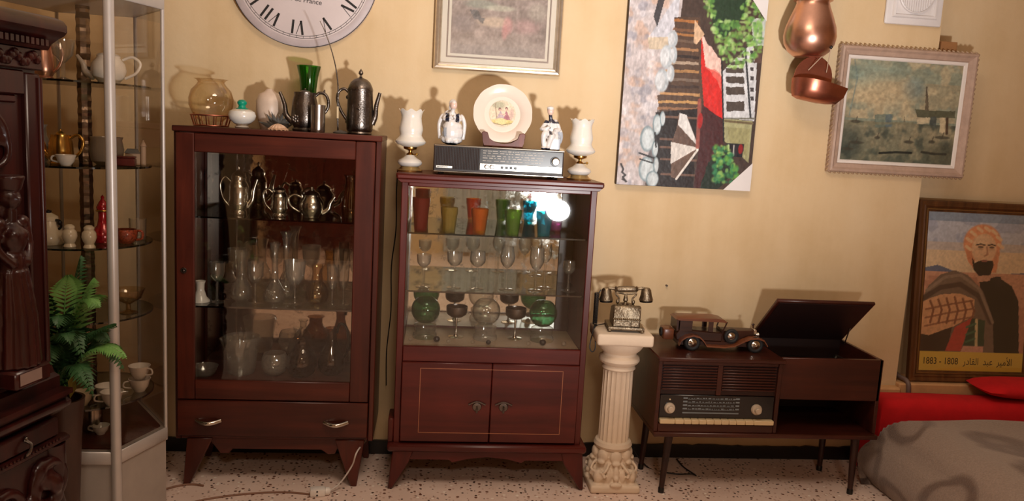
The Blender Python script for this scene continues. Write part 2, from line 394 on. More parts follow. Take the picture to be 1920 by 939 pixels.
T_RED = tumbler_glass('red_glass', (190, 22, 40)); T_YEL = tumbler_glass('olive_yellow_glass', (226, 200, 104)); T_ORA = tumbler_glass('orange_glass', (255, 160, 30))
T_GRN = tumbler_glass('leaf_green_glass', (158, 196, 86)); T_TUR = tumbler_glass('turquoise_glass', (10, 176, 196)); T_PNK = tumbler_glass('violet_glass', (214, 120, 190))
OPAL = plain('opal_white_glass', (232, 226, 216), 0.25, vary=0.04, coat=0.4); OPAL.node_tree.nodes['Principled BSDF'].inputs['Subsurface Weight'].default_value = 0.25
OPAL.node_tree.nodes['Principled BSDF'].inputs['Subsurface Radius'].default_value = (0.02, 0.015, 0.01)
WHITEC = plain('white_ceramic', (226, 218, 208), 0.2, vary=0.05, coat=0.4); CREAMC = plain('cream_ceramic', (222, 206, 178), 0.25, vary=0.06, coat=0.4)
PLATEC = plain('plate_glaze', (230, 214, 200), 0.22, vary=0.03, coat=0.4); PORC = plain('porcelain', (226, 222, 220), 0.22, vary=0.05, coat=0.5); NAVY = plain('navy_glaze', (38, 40, 58), 0.22, coat=0.5); PALEBLUE = plain('pale_blue_glaze', (176, 184, 196), 0.22, coat=0.5); SKINP = plain('porcelain_skin', (228, 196, 182), 0.25, coat=0.4)
PEWTER = plain('dark_pewter', (112, 104, 98), 0.3, 1.0, 0.25, 40, 0.25); SILVER = plain('silver_plate', (196, 186, 170), 0.22, 1.0, 0.2, 30, 0.1); STEEL = plain('steel', (176, 168, 160), 0.25, 1.0, 0.1)
COPPER = plain('copper', (214, 164, 142), 0.32, 1.0, 0.12, 10); COPPERD = plain('copper_dull', (186, 118, 96), 0.36, 1.0, 0.15, 20); BRASS = plain('brass', (204, 160, 84), 0.25, 1.0, 0.15); GOLD = plain('gold_paint', (206, 170, 110), 0.3, 0.9, 0.12, 30)
SILVERGOLD = plain('silver_gilt_frame', (216, 204, 186), 0.3, 0.85, 0.15, 24)
ALU = plain('aluminium_paint', (196, 188, 182), 0.35, 0.3, 0.05); ALUP = plain('grey_panel', (168, 156, 146), 0.5, 0.0, 0.06)
PLASTER = plain('white_plaster', (226, 206, 182), 0.65, 0, 0.07, 9, 0.2); ANTIQUE = plain('antique_bronze', (142, 128, 108), 0.42, 1.0, 0.35, 60, 0.5, bscale=140)
WHITEP = plain('white_plastic', (226, 220, 218), 0.4, vary=0.03); IVORY = plain('ivory_plastic', (222, 198, 156), 0.35, vary=0.05)
GREENP = plain('green_plastic', (0, 150, 120), 0.35, vary=0.06); REDV = plain('red_velvet', (206, 18, 26), 0.95, vary=0.1); REDG = plain('ruby_enamel', (150, 14, 26), 0.2, 0.2, 0.5, 120, coat=0.5)
MAROON = plain('maroon_lacquer', (84, 22, 22), 0.3); MOSAIC = plain('amber_mosaic', (150, 62, 34), 0.2, 0.3, 0.7, 160, 0.4, coat=0.5); SHELLM = plain('sea_shell', (214, 176, 146), 0.6)
GREYLEAF = plain('dried_grey_leaf', (84, 80, 74), 0.7); LEAF = plain('fern_green_lit', (112, 160, 82), 0.5, vary=0.25, scale=9); LEAFSHADE = plain('fern_green_shaded', (52, 88, 48), 0.55, vary=0.25, scale=9); YLEAF = plain('yellow_leaf', (150, 128, 52), 0.6)  # the two fern greens put lit and shaded fronds into the leaf colour
POTM = plain('brown_pot', (62, 36, 24), 0.4); CORDB = plain('black_cord', (16, 14, 14), 0.45); CORDW = plain('white_cord', (206, 198, 190), 0.5); CORDT = plain('tan_cord', (132, 96, 76), 0.55)
RUBBER = plain('rubber_tyre', (22, 19, 18), 0.7); CHROME = plain('chrome', (200, 192, 180), 0.15, 1.0, 0.05); GREYPAD = plain('grey_foot', (96, 92, 88), 0.6)
BROWNBLK = plain('brown_block', (150, 104, 62), 0.7); FRAMEG = plain('grey_beige_frame', (178, 150, 132), 0.5, 0, 0.12, 30); FRAMEW = plain('white_slip', (226, 216, 208), 0.5, vary=0.04); ROPE = plain('rope_edge', (172, 142, 112), 0.5)
MATB = plain('ivory_mat', (232, 222, 212), 0.6, vary=0.03); PAINTED = painted('painted_picture', 0.45, 0.15); PRINTED = painted('printed_picture', 0.3, 0.3); PLATEPIC = painted('plate_transfer', 0.2, 0.5)
INK = plain('black_ink', (20, 15, 14), 0.6); INKL = plain('thin_ink', (110, 100, 96), 0.6); CLOCKF = plain('clock_face', (206, 192, 190), 0.55, 0, 0.06, 5); CLOCKRIM = plain('clock_rim', (186, 172, 172), 0.5)
DIALBLK = plain('dial_black', (16, 14, 15), 0.18, coat=0.5); DIALGREY = plain('dial_grey', (86, 82, 78), 0.3); DIALLINE = plain('dial_line', (120, 128, 132), 0.4); LIDIN = plain('lid_inside', (34, 16, 14), 0.5)
BLANKET = blanket_mat(); YBANNER = plain('yellow_banner', (214, 176, 74), 0.35, vary=0.05); SOFAF = plain('beige_sofa_cloth', (206, 176, 146), 0.9); DOORW = wood('door_red_brown', (70, 26, 20), (104, 42, 30)); CURT = plain('pale_curtain', (190, 192, 190), 0.85)
PIPE = plain('grey_pipe', (110, 92, 86), 0.5); STRING = plain('string', (208, 176, 150), 0.7); MARBLE = glass('dark_marble', (50, 50, 66), (14, 14, 22), 0.12, 0.7, 0.03, 0.3, (30, 30, 44)); SOCK = plain('white_socket', (230, 222, 214), 0.4)

# ------------------------------------------------------------------ the room
def struct(name, bm, mat, label=None, parent=None):
    o = obj(name, bm, mat, parent, angle=30)
    if not parent: o['kind'] = 'structure'
    if label: o['label'] = label
    return o
XL, XR, YF, ZC = -1.8, 4.2, -5.6, 2.85
struct('floor', box(NB(), XL - .1, XR + .1, YF - .1, .25, -.1, 0), TERR, 'speckled beige terrazzo floor')
struct('ceiling', box(NB(), XL - .1, XR + .1, YF - .1, .25, ZC, ZC + .1), CEIL, 'pale ceiling above the picture')
struct('wall_back', box(NB(), XL - .1, 2.09, 0, .25, 0, ZC), WALL, 'ochre plaster wall behind the cabinets')
struct('wall_alcove', box(NB(), 2.09, XR + .1, .13, .25, 0, ZC), WALL, 'set-back ochre wall behind the bearded man portrait')
struct('wall_left', box(NB(), XL - .1, XL, YF, 0, 0, ZC), WALL, 'ochre wall beside the carved buffet')
struct('wall_right', box(NB(), XR, XR + .1, YF, .13, 0, ZC), WALL, 'ochre wall on the far right')
struct('wall_front', box(NB(), XL - .1, XR + .1, YF - .1, YF, 0, ZC), WALL, 'ochre wall behind the photographer')
bm = NB(); n = 150; top = [(XL + (2.09 - XL) * k / n, 0.058 + random.uniform(-.003, .004)) for k in range(n + 1)]
prism(bm, [(XL, 0)] + [(2.09, 0)] + top[::-1], -.012, 0)
struct('baseboard_back', bm, BLACKTILE, 'low black baseboard along the ochre wall')
struct('trim_1', box(NB(), 2.09, XR, -.03, .13, 0, .365, .006), plain('ledge_plaster', (206, 160, 112), 0.6), 'low plaster ledge under the bearded man portrait')
struct('trim_2', box(NB(), 1.97, 2.09, -.05, 0, 0, .35, .008), plain('ledge_plaster_2', (206, 160, 112), 0.6), 'plaster block at the foot of the wall corner')
# seen only in the mirrors of the cabinets: door and curtain across the room
bm = NB(); box(bm, -1.78, -.62, YF, YF + .05, 0, 2.2)
d = struct('door_1', bm, DOORW, 'red-brown wooden door reflected in the cabinet mirror')
for k in range(2):
    for j in range(2):
        x = -1.72 + k * .56; z = .15 + j * 1.0; struct('door_panel', box(NB(), x, x + .48, YF + .05, YF + .065, z, z + .85, .006), DOORW, None, d)
bm = NB(); prism(bm, [(.15 + .85 * k / 60, YF + .05 + .02 * math.sin(k * 1.1)) for k in range(61)] + [(.15 + .85 * k / 60, YF + .02 + .02 * math.sin(k * 1.1)) for k in range(60, -1, -1)], .05, 2.3, 'XY')
setp(obj('curtain', bm, CURT), 'pale grey curtain reflected in the glass cabinet mirror', 'curtain')
# ------------------------------------------------------------------ tall mahogany cabinet
C1 = thing('display_cabinet', 'tall reddish-brown wooden cabinet with one framed glass door and a drawer', 'cabinet', (-.545, -.165, 0))
def w2(x): return x + .545
def c1box(name, x0, x1, y0, y1, z0, z1, mat=W1, bev=.003, par=C1): return obj(name, box(NB(), x0 + .545, x1 + .545, y0 + .165, y1 + .165, z0, z1, bev), mat, par)
c1box('side_panel', -.904, -.884, -.32, -.012, .18, 1.325); c1box('side_panel', -.204, -.184, -.32, -.012, .18, 1.325)
c1box('top_panel', -.906, -.182, -.335, -.012, 1.306, 1.326, W1H); c1box('bottom_panel', -.884, -.204, -.318, -.012, .18, .20, W1H)
c1box('back_panel', -.884, -.204, -.018, -.012, .2, 1.306); c1box('cabinet_floor', -.884, -.204, -.31, -.018, .375, .395, W1H)
c1box('mirror', -.87, -.218, -.024, -.019, .395, 1.30, MIRROR1, 0)
door = thing('door', None, None); door.parent = C1; setp(door, 'framed glass door'); 
c1box('stile', -.893, -.830, -.337, -.32, .338, 1.303, W1, .003, door); c1box('stile', -.274, -.205, -.337, -.32, .338, 1.303, W1, .003, door)
c1box('rail', -.830, -.274, -.336, -.32, .338, .412, W1H, .003, door); c1box('rail', -.830, -.274, -.336, -.32, 1.237, 1.303, W1H, .003, door)
c1box('pane', -.830, -.274, -.330, -.326, .412, 1.237, PANE, 0, door)
bm = NB(); ring(bm, .008, .003, (-.866 + .545, -.340 + .165, .815), 16, 6, 'Y'); lathe(bm, [(0, 0), (.005, 0), (.004, .006), (0, .008)], 12, (-.866 + .545, -.337 + .165, .815), axis='Y'); obj('keyhole', bm, PEWTER, door)
dr = c1box('drawer', -.893, -.205, -.337, -.32, .198, .334, W1H)
for hx in (-.781, -.321):
    bm = NB(); pts = [(hx + .545 - .042 + .084 * k / 14, -.337 + .165 - .022 * math.sin(math.pi * k / 14), .258 - .004 * math.sin(math.pi * k / 14)) for k in range(15)]
    tube(bm, pts, .0085, 10); obj('handle', bm, CHROME, dr)
for z in (1.002, .675):
    o = obj('glass_shelf', box(NB(), -.88 + .545, -.208 + .545, -.305 + .165, -.026 + .165, z, z + .006), SHELFG, C1)
    obj('shelf_edge', box(NB(), -.88 + .545, -.208 + .545, -.307 + .165, -.305 + .165, z, z + .006), SHELFE, o)
def leg(bmx, pts, y0, y1): return prism(bmx, [(a + .545, b) for a, b in pts], y0 + .165, y1 + .165, bev=.003)
obj('leg', leg(NB(), [(-.862, .185), (-.77, .185), (-.855, 0), (-.878, 0)], -.325, -.30), W1, C1)
obj('leg', leg(NB(), [(-.325, .185), (-.215, .185), (-.240, 0), (-.262, 0)], -.325, -.30), W1, C1)
obj('leg', leg(NB(), [(-.862, .185), (-.80, .185), (-.85, 0), (-.872, 0)], -.06, -.035), W1, C1)
obj('leg', leg(NB(), [(-.285, .185), (-.225, .185), (-.215, 0), (-.237, 0)], -.06, -.035), W1, C1)
obj('apron', prism(NB(), [(a + .545, b) for a, b in [(-.79, .182), (-.30, .182), (-.325, .125), (-.35, .122), (-.375, .140), (-.70, .140), (-.715, .122), (-.745, .122)]], -.31 + .165, -.292 + .165), W1H, C1)

# ------------------------------------------------------------------ lower glass cabinet
C2 = thing('glass_cabinet', 'lower red-brown cabinet with sliding glass front, mirror back and two inlaid doors', 'cabinet', (.25, -.17, 0))
def c2(name, x0, x1, y0, y1, z0, z1, mat=W2V, bev=.003, par=C2): return obj(name, box(NB(), x0 - .25, x1 - .25, y0 + .17, y1 + .17, z0, z1, bev), mat, par)
c2('side_panel', -.108, -.083, -.33, -.012, .18, 1.172); c2('side_panel', .588, .612, -.33, -.012, .18, 1.172)
bm = NB(); prism(bm, [(a - .25, b) for a, b in [(-.112, 1.166), (.616, 1.166), (.622, 1.176), (.632, 1.184), (.632, 1.199), (-.128, 1.199), (-.128, 1.184), (-.118, 1.176)]], -.345 + .17, -.012 + .17, bev=.002); obj('top_panel', bm, W2, C2)
c2('front_moulding', -.126, .630, -.362, -.345, 1.178, 1.199, W2, .006)
c2('top_rail', -.083, .588, -.33, -.305, 1.152, 1.168, W2)
c2('back_panel', -.083, .588, -.018, -.012, .2, 1.166)
c2('mirror', -.083, .530, -.026, -.019, .565, 1.155, MIRROR2, 0)
c2('back_strip', .530, .588, -.028, -.018, .56, 1.155, W3D)
c2('display_floor', -.083, .588, -.325, -.018, .535, .555, plain('pale_shelf_board', (176, 146, 120), 0.4))
c2('mid_rail', -.083, .588, -.334, -.318, .50, .560, W2)
for z in (.976, .758):
    o = c2('glass_shelf', -.083, .588, -.30, -.028, z, z + .006, SHELFG, 0); c2('shelf_edge', -.083, .588, -.302, -.30, z, z + .006, SHELFE, 0, o)
c2('sliding_pane', -.081, .262, -.318, -.314, .562, 1.153, PANE, 0); c2('sliding_pane', .245, .586, -.326, -.322, .562, 1.153, PANE, 0)
for k, (x0, x1) in enumerate(((-.083, .2535), (.2555, .588))):
    dd = c2('door', x0, x1, -.342, -.324, .19, .50, W2)
    e = -.3425 + .17
    xi = (-.014 if k == 0 else .525) - .25; xc = .2535 - .25 if k == 0 else .2555 - .25; a, b = sorted((xi, xc)); bm = NB()
    for (p, q, r_, s_) in ((a, b, .4765, .4785), (a, b, .226, .228)): box(bm, p, q, e - .0006, e + .001, r_, s_)
    box(bm, xi - .001, xi + .001, e - .0006, e + .001, .226, .4785); obj('inlay', bm, INLAY, dd)
    hx = (.203 if k == 0 else .304) - .25; bm = NB()
    tube(bm, spline([(hx - .032, e - .003, .341), (hx - .012, e - .004, .350), (hx, e - .004, .352), (hx + .012, e - .004, .350), (hx + .032, e - .003, .341)], 5), .0035, 6)
    lathe(bm, [(0, 0), (.018, 0), (.016, .003), (.006, .004), (0, .004)], 16, (hx, e, .332), axis='Y'); tube(bm, [(hx, e - .004, .335), (hx, e - .012, .325), (hx, e - .008, .312)], .004, 6)
    obj('handle', bm, PEWTER, dd)
c2('base_moulding', -.128, .634, -.356, -.012, .152, .182, W2, .008)
def leg2(pts, y0, y1): return obj('leg', prism(NB(), [(a - .25, b) for a, b in pts], y0 + .17, y1 + .17, bev=.004), W2V, C2)
leg2([(-.108, .155), (-.028, .155), (-.045, .112), (-.105, .002), (-.122, .002)], -.345, -.305); leg2([(.536, .155), (.622, .155), (.634, .002), (.618, .002), (.548, .112)], -.345, -.305)
leg2([(-.108, .155), (-.03, .155), (-.10, 0), (-.118, 0)], -.06, -.025); leg2([(.54, .155), (.622, .155), (.634, 0), (.616, 0)], -.06, -.025)
obj('apron', prism(NB(), [(a - .25, b) for a, b in [(-.04, .154), (.55, .154), (.55, .118), (.40, .118), (.385, .108), (.33, .122), (.252, .130), (.18, .122), (.12, .108), (.105, .118), (-.04, .118)]], -.338 + .17, -.318 + .17), W2, C2)
c2('foot_block', -.128, -.108, -.33, -.22, .182, .275, W2V)

# ------------------------------------------------------------------ radiogram console
CN = thing('radio_console', 'dark wooden radiogram console on thin legs with its right lid open', 'console', (1.335, -.205, 0))
def cn(name, x0, x1, y0, y1, z0, z1, mat=W3, bev=.003, par=CN): return obj(name, box(NB(), x0 - 1.335, x1 - 1.335, y0 + .205, y1 + .205, z0, z1, bev), mat, par)
cn('base_board', .885, 1.795, -.385, -.035, .240, .258)
L = CN
cn('side_panel', .885, .901, -.375, -.035, .258, .540, W3, .002, L); cn('side_panel', 1.362, 1.378, -.375, -.035, .258, .540, W3, .002, L)
cn('top_panel', .878, 1.384, -.392, -.035, .540, .557, W3, .004, L)
cn('back_panel', .901, 1.362, -.05, -.04, .258, .540, W3D, 0, L)
cn('speaker_board', .901, 1.362, -.362, -.352, .405, .540, W3D, 0, L); cn('lower_rail', .901, 1.362, -.376, -.352, .258, .290, W3, .002, L); cn('upper_rail', .901, 1.362, -.372, -.352, .524, .540, W3, .002, L)
cn('speaker_post', 1.122, 1.142, -.369, -.36, .405, .525, W3, .001, L)
for k in range(9):
    z = .424 + k * .0112
    for x0, x1 in ((.906, 1.121), (1.143, 1.357)): obj('slat', box(NB(), x0 - 1.335, x1 - 1.335, -.371 + .205, -.360 + .205, z, z + .0058, .0014), W3, L)
dp = cn('dial_panel', .903, 1.360, -.368, -.35, .312, .404, DIALBLK, .002, L)
for k, z in enumerate((.392, .378, .364, .350, .334)):
    bm = NB()
    if k == 4: box(bm, .995 - 1.335, 1.22 - 1.335, -.3695 + .205, -.368 + .205, z - .003, z + .002)
    else:
        box(bm, .995 - 1.335, 1.012 - 1.335, -.3695 + .205, -.368 + .205, z - .003, z + .003); box(bm, 1.205 - 1.335, 1.22 - 1.335, -.3695 + .205, -.368 + .205, z - .003, z + .003)
        x = 1.016
        while x < 1.20: w = random.uniform(.003, .012); box(bm, x - 1.335, x + w - 1.335, -.369 + .205, -.368 + .205, z - .0025, z - .0008 + random.uniform(0, .003)); x += w + random.uniform(.002, .006)
        box(bm, 1.014 - 1.335, 1.203 - 1.335, -.369 + .205, -.368 + .205, z - .0055, z - .0047)
    obj('dial_scale', bm, DIALLINE, dp)
for x in (.943, 1.290):
    bm = NB(); lathe(bm, [(0, 0), (.021, 0), (.021, .008), (.018, .012), (.013, .013), (.012, .026), (.010, .028), (0, .028)], 24, (x - 1.335, -.368 + .205, .352), axis='Y'); obj('knob', bm, plain('knob_plastic', (198, 180, 158), 0.3) if x < 1 else MATS['knob_plastic'], L)
obj('indicator_lamp', lathe(NB(), [(0, 0), (.003, 0), (.003, .003), (0, .004)], 10, (.942 - 1.335, -.368 + .205, .386), axis='Y'), IVORY, L)
ks = [.905, .965, 1.0, 1.03, 1.06, 1.09, 1.12, 1.15, 1.18, 1.21, 1.245, 1.28, 1.36]
for a, b in zip(ks, ks[1:]): obj('key', box(NB(), a + .0005 - 1.335, b - .0005 - 1.335, -.386 + .205, -.36 + .205, .293, .311, .002), IVORY, L)
Rr = CN
cn('front_panel', 1.380, 1.792, -.362, -.348, .392, .560, W3, .002, Rr); cn('side_panel', 1.780, 1.795, -.362, -.035, .258, .560, W3, .002, Rr); cn('back_panel', 1.38, 1.78, -.05, -.04, .258, .560, LIDIN, 0, Rr)
cn('deck', 1.380, 1.78, -.348, -.05, .470, .482, DARKIN, 0, Rr); cn('divider', 1.378, 1.386, -.348, -.05, .258, .54, LIDIN, 0, Rr); cn('shelf', 1.380, 1.78, -.348, -.05, .392, .40, DARKIN, 0, Rr)
obj('turntable_platter', lathe(NB(), [(0, 0), (.115, 0), (.118, .006), (.115, .012), (.01, .012), (.004, .02), (0, .02)], 36, (1.56 - 1.335, -.2 + .205, .483)), BLACK, Rr)
bm = NB(); tube(bm, [(1.74 - 1.335, -.10 + .205, .505), (1.74 - 1.335, -.2 + .205, .51), (1.69 - 1.335, -.26 + .205, .502)], .004, 8); lathe(bm, [(0, 0), (.012, 0), (.012, .022), (0, .024)], 14, (1.74 - 1.335, -.10 + .205, .483)); obj('tone_arm', bm, CHROME, Rr)
lid = thing('lid', None, None, (1.585 - 1.335, -.045 + .205, .556)); lid.parent = Rr; lid.rotation_euler = (R(-43), 0, 0)
o = obj('lid_panel', box(NB(), -.207, .205, -.305, 0, 0, .014, .003), W3, lid); obj('lid_lining', box(NB(), -.195, .195, -.295, -.01, -.003, 0), LIDIN, lid)
bm = NB(); tube(bm, [(1.772 - 1.335, -.10 + .205, .555), (1.772 - 1.335, -.13 + .205, .632)], .003, 6); obj('lid_stay', bm, CHROME, Rr)
for (x, y, sx, sy) in ((.955, -.345, -.012, -.006), (1.725, -.345, .0, -.006), (.93, -.13, -.01, .0), (1.71, -.125, .0, .0)):
    bm = NB(); tube(bm, [(x - sx * .3 - 1.335, y + .205, .242), (x + sx - 1.335, y + sy + .205, .012)], [.017, .010], 12); lg = obj('leg', bm, W3D, CN)
    obj('foot_tip', lathe(NB(), [(0, 0), (.012, 0), (.012, .018), (.009, .024), (0, .024)], 12, (x + sx - 1.335, y + sy + .205, 0)), BLACK, lg)
# ------------------------------------------------------------------ column pedestal and telephone
PD = thing('column_pedestal', 'white plaster fluted column pedestal with leafy foot, carrying the telephone', 'pedestal', (.755, -.275, 0))
def flute(r, z, a):
    k = (a * 20 / (2 * math.pi)) % 1.0
    return r - .0055 * max(0.0, math.sin(math.pi * k)) ** .6, z
bm = NB(); lathe(bm, [(0, .18), (.060, .18), (.060, .20), (.0585, .47), (.0585, .48), (0, .48)], 160, fn=lambda r, z, a: flute(r, z, a) if .185 < z < .478 else (r, z)); obj('shaft', bm, PLASTER, PD, 60)
obj('capital', lathe(NB(), [(0, .476), (.060, .476), (.066, .482), (.064, .49), (.060, .495), (.074, .505), (.080, .515), (.078, .527), (.066, .535), (.066, .545), (.082, .560), (.095, .580), (.098, .592), (0, .592)], 48), PLASTER, PD)
o = obj('abacus', box(NB(), -.108, .108, -.105, .105, .590, .636, .010, 3), PLASTER, PD); o.rotation_euler = (0, 0, R(-3))
obj('base_ring', lathe(NB(), [(0, .155), (.058, .155), (.070, .160), (.076, .172), (.070, .186), (.062, .190), (0, .192)], 40), PLASTER, PD)
bm = NB(); lathe(bm, [(0, 0.03), (.094, .03), (.084, .06), (.074, .10), (.066, .135), (.066, .158), (0, .158)], 32)
box(bm, -.098, .098, -.098, .098, 0, .032, .008, 2)
for k in range(8):
    a = 2 * math.pi * k / 8; c, s = math.cos(a), math.sin(a); rot = Matrix.Rotation(a, 3, 'Z')
    ball(bm, (.068 * c, .068 * s, .136), (.014, .025, .026), 12, 8, rot=rot); ball(bm, (.080 * c, .080 * s, .114), (.010, .019, .010), 10, 7, rot=rot)
    tube(bm, [(.066 * c, .066 * s, .158), (.082 * c, .082 * s, .120)], [.004, .003], 6)
for k in range(4):
    a = math.pi / 4 + math.pi / 2 * k; c, s = math.cos(a), math.sin(a); t_ = Vector((-s, c, 0)); e_ = Vector((c, s, 0))
    for sg in (-1, 1):   # paired volutes at each corner
        sp = [e_ * (.098 - .0 * i) + t_ * sg * (.014 + (.020 - .0010 * i) * math.cos(i * .55)) + Vector((0, 0, .062 + (.020 - .0010 * i) * math.sin(i * .55))) for i in range(16)]
        tube(bm, sp, [.0065 - .0002 * i for i in range(16)], 7)
        tube(bm, spline([e_ * .066 + t_ * sg * .03 + Vector((0, 0, .110)), e_ * .086 + t_ * sg * .034 + Vector((0, 0, .096)), e_ * .100 + t_ * sg * .030 + Vector((0, 0, .082))], 5), .006, 7)
    ball(bm, tuple(e_ * .090 + Vector((0, 0, .058))), (.022, .022, .030), 12, 8)
    a = math.pi / 2 * k; c, s = math.cos(a), math.sin(a); rot = Matrix.Rotation(a, 3, 'Z')
    for da, hh in ((-.32, .075), (0, .088), (.32, .075)): ball(bm, (.084 * math.cos(a + da), .084 * math.sin(a + da), hh - .012), (.012, .014, .030), 10, 7, rot=rot)
    ball(bm, (.098 * c, .098 * s, .036), (.010, .026, .010), 10, 7, rot=rot); ball(bm, (.094 * c, .094 * s, .060), (.010, .012, .012), 10, 7, rot=rot)
remeshed('leafy_foot', bm, [PLASTER], PD, .0034, 1)

PH = thing('telephone', 'antique bronze desk telephone with cradle handset on the white column', 'telephone', (.762, -.285, .636), R(-6))
bm = NB(); box(bm, -.070, .070, -.062, .062, .008, .022, .005, 2)
for sx in (-1, 1):
    for sy in (-1, 1): ball(bm, (sx * .062, sy * .054, .007), (.009, .009, .007))
obj('base_plate', bm, ANTIQUE, PH)
bm = NB(); prism(bm, [(-.058, .020), (.052, .020), (.052, .045), (.030, .088), (-.045, .105), (-.058, .10)], -.052, .052, 'YZ', .004); obj('body', bm, ANTIQUE, PH)
M = Matrix.Translation((0, -.012, .082)) @ Matrix.Rotation(R(22), 4, 'X')
bm = NB(); lathe(bm, [(0, 0), (.042, 0), (.044, .004), (.036, .006), (.032, .004), (.012, .004), (.010, .009), (0, .010)], 28); xform(bm, M)
dial = obj('dial', bm, ANTIQUE, PH)
bm = NB()
for k in range(10): a = 2 * math.pi * k / 10; lathe(bm, [(0, .004), (.0048, .004), (.0042, .0065), (0, .0065)], 10, (.028 * math.cos(a), .028 * math.sin(a), 0))
xform(bm, M); obj('finger_hole', bm, POTM, dial)
for x0, x1 in ((-.045, .012), (.016, .046)): obj('drawer', box(NB(), x0, x1, -.064, -.05, .026, .046, .002), ANTIQUE, PH)
bm = NB()
for k in range(14): a = k / 13; tube(bm, [(-.05 + .1 * a, -.061, .050), (-.05 + .1 * a, -.066, .056)], .003, 6)
obj('beading', bm, ANTIQUE, PH)
bm = NB()
for sx in (-1, 1): tube(bm, spline([(sx * .030, .012, .098), (sx * .026, .012, .118), (sx * .040, .012, .136), (sx * .036, .012, .150), (sx * .044, .012, .158)], 6), .0035, 8)
for sx in (-1, 1): ball(bm, (sx * .030, .012, .106), (.007, .007, .010))
tube(bm, [(-.040, .012, .142), (0, .012, .136), (.040, .012, .142)], .004, 8)
lathe(bm, [(0, .095), (.009, .095), (.006, .105), (.010, .112), (.006, .13), (.003, .136), (0, .138)], 14, (0, .012, 0)); obj('cradle', bm, ANTIQUE, PH)
hs = thing('handset', None, None, (0, .012, .156)); hs.parent = PH; hs.rotation_euler = (0, R(-3), 0)
bm = NB(); lathe(bm, [(0, -.045), (.008, -.045), (.012, -.040), (.009, -.036), (.0115, -.030), (.0125, 0), (.0115, .030), (.009, .036), (.012, .040), (.008, .045), (0, .045)], 18, axis='X'); obj('grip', bm, ANTIQUE, hs)
for sx in (-1, 1):
    bm = NB(); tube(bm, spline([(sx * .042, 0, 0), (sx * .062, 0, .003), (sx * .075, 0, -.002)], 5), [.006] * 11, 8)
    lathe(bm, [(0, .006), (.013, .004), (.019, -.004), (.022, -.024), (.0275, -.042), (.025, -.045), (.008, -.042), (0, -.041)], 22, (sx * .077, 0, 0)); o = obj('bell_cup', bm, ANTIQUE, hs)
    obj('cup_mouth', lathe(NB(), [(0, -.041), (.026, -.043), (.025, -.050), (0, -.049)], 22, (sx * .077, 0, 0)), BLACK, hs)
bm = NB(); pts = [(-.098, 0, .148)] + [(-.112 + .0085 * math.cos(k * 1.05), .0 + .0085 * math.sin(k * 1.05), .135 - .125 * k / 150) for k in range(150)] 
pts = [(a, b + .012, c) for a, b, c in pts]
pts += [Vector(p) for p in spline([(-.113, .010, .005), (-.122, -.005, -.030), (-.128, -.01, -.075), (-.117, -.012, -.094), (-.106, -.01, -.075), (-.112, .0, -.01), (-.105, .01, .006), (-.062, .03, .012)], 8)]
tube(bm, pts, .0022, 6); obj('cord', bm, CORDB, PH)

# ------------------------------------------------------------------ model car
CAR = thing('model_car', 'wooden vintage model car with dark roof pillars on the radio console', 'model car', (1.138, -.225, .557), R(-2))
bm = NB(); prism(bm, [(-.155, .035), (.03, .035), (.03, .072), (-.145, .078), (-.16, .06)], -.042, .042, 'XZ', .004); obj('body', bm, WCARD, CAR)
bm = NB(); V = addm(bm, [(.028, -.040, .034), (.028, .040, .034), (.028, .036, .078), (.028, -.036, .078), (.165, -.026, .036), (.165, .026, .036), (.165, .022, .080), (.165, -.022, .080), (.028, 0, .086), (.165, 0, .085)],
                       [(0, 1, 5, 4), (1, 2, 6, 5), (2, 8, 9, 6), (8, 3, 7, 9), (3, 0, 4, 7), (0, 3, 8, 2, 1), (4, 5, 6, 9, 7)]); obj('bonnet', bm, WCARD, CAR)
bm = NB(); prism(bm, [(.163, .036), (.173, .036), (.176, .083), (.163, .086)], -.024, .024, 'XZ', .002); obj('radiator', bm, CHROME, CAR)
obj('ornament', ball(tube(NB(), [(.168, 0, .084), (.166, 0, .098)], .003, 6), (.166, 0, .10), (.006, .003, .005)), WCARD, CAR)
bm = NB(); prism(bm, [(-.165, .118), (-.150, .126), (.0, .128), (.035, .122), (.045, .112), (.038, .110), (.025, .116), (-.150, .116)], -.046, .046, 'XZ', .002); obj('roof', bm, WCAR, CAR)
bm = NB(); box(bm, -.158, -.150, -.044, .044, .074, .118); obj('rear_panel', bm, WCARD, CAR)
for sy in (-1, 1):
    for x, w in ((-.12, .05), (-.02, .018)):
        y0, y1 = sorted((sy * .044, sy * .038)); obj('roof_pillar', box(NB(), x - w / 2, x + w / 2, y0, y1, .074, .118), WCARD, CAR)
bm = NB(); tube(bm, [(.032, -.04, .08), (.044, -.043, .116)], .003, 6); tube(bm, [(.032, .04, .08), (.044, .043, .116)], .003, 6); tube(bm, [(.032, -.04, .08), (.032, .04, .08)], .003, 6); obj('windscreen_frame', bm, WCARD, CAR)
obj('trunk', box(NB(), -.205, -.162, -.034, .034, .034, .078, .006, 2), WCAR, CAR)
obj('spare_wheel', ring(ring(NB(), .013, .005, (-.207, 0, .058), 20, 8, 'X'), .006, .003, (-.207, 0, .058), 16, 6, 'X'), RUBBER, CAR)
def fender(y0, y1):
    up = [(-.150, .026), (-.142, .046), (-.122, .060), (-.095, .066), (-.070, .060), (-.052, .044), (-.040, .026), (.03, .024), (.07, .030), (.105, .048), (.135, .062), (.165, .064), (.188, .056), (.204, .034)]
    lo = [(x * 1.0, z - .006) for x, z in up]
    return prism(NB(), up + lo[::-1], y0, y1, 'XZ')
obj('fender', fender(-.076, -.040), WCAR, CAR); obj('fender', fender(.040, .076), WCAR, CAR)
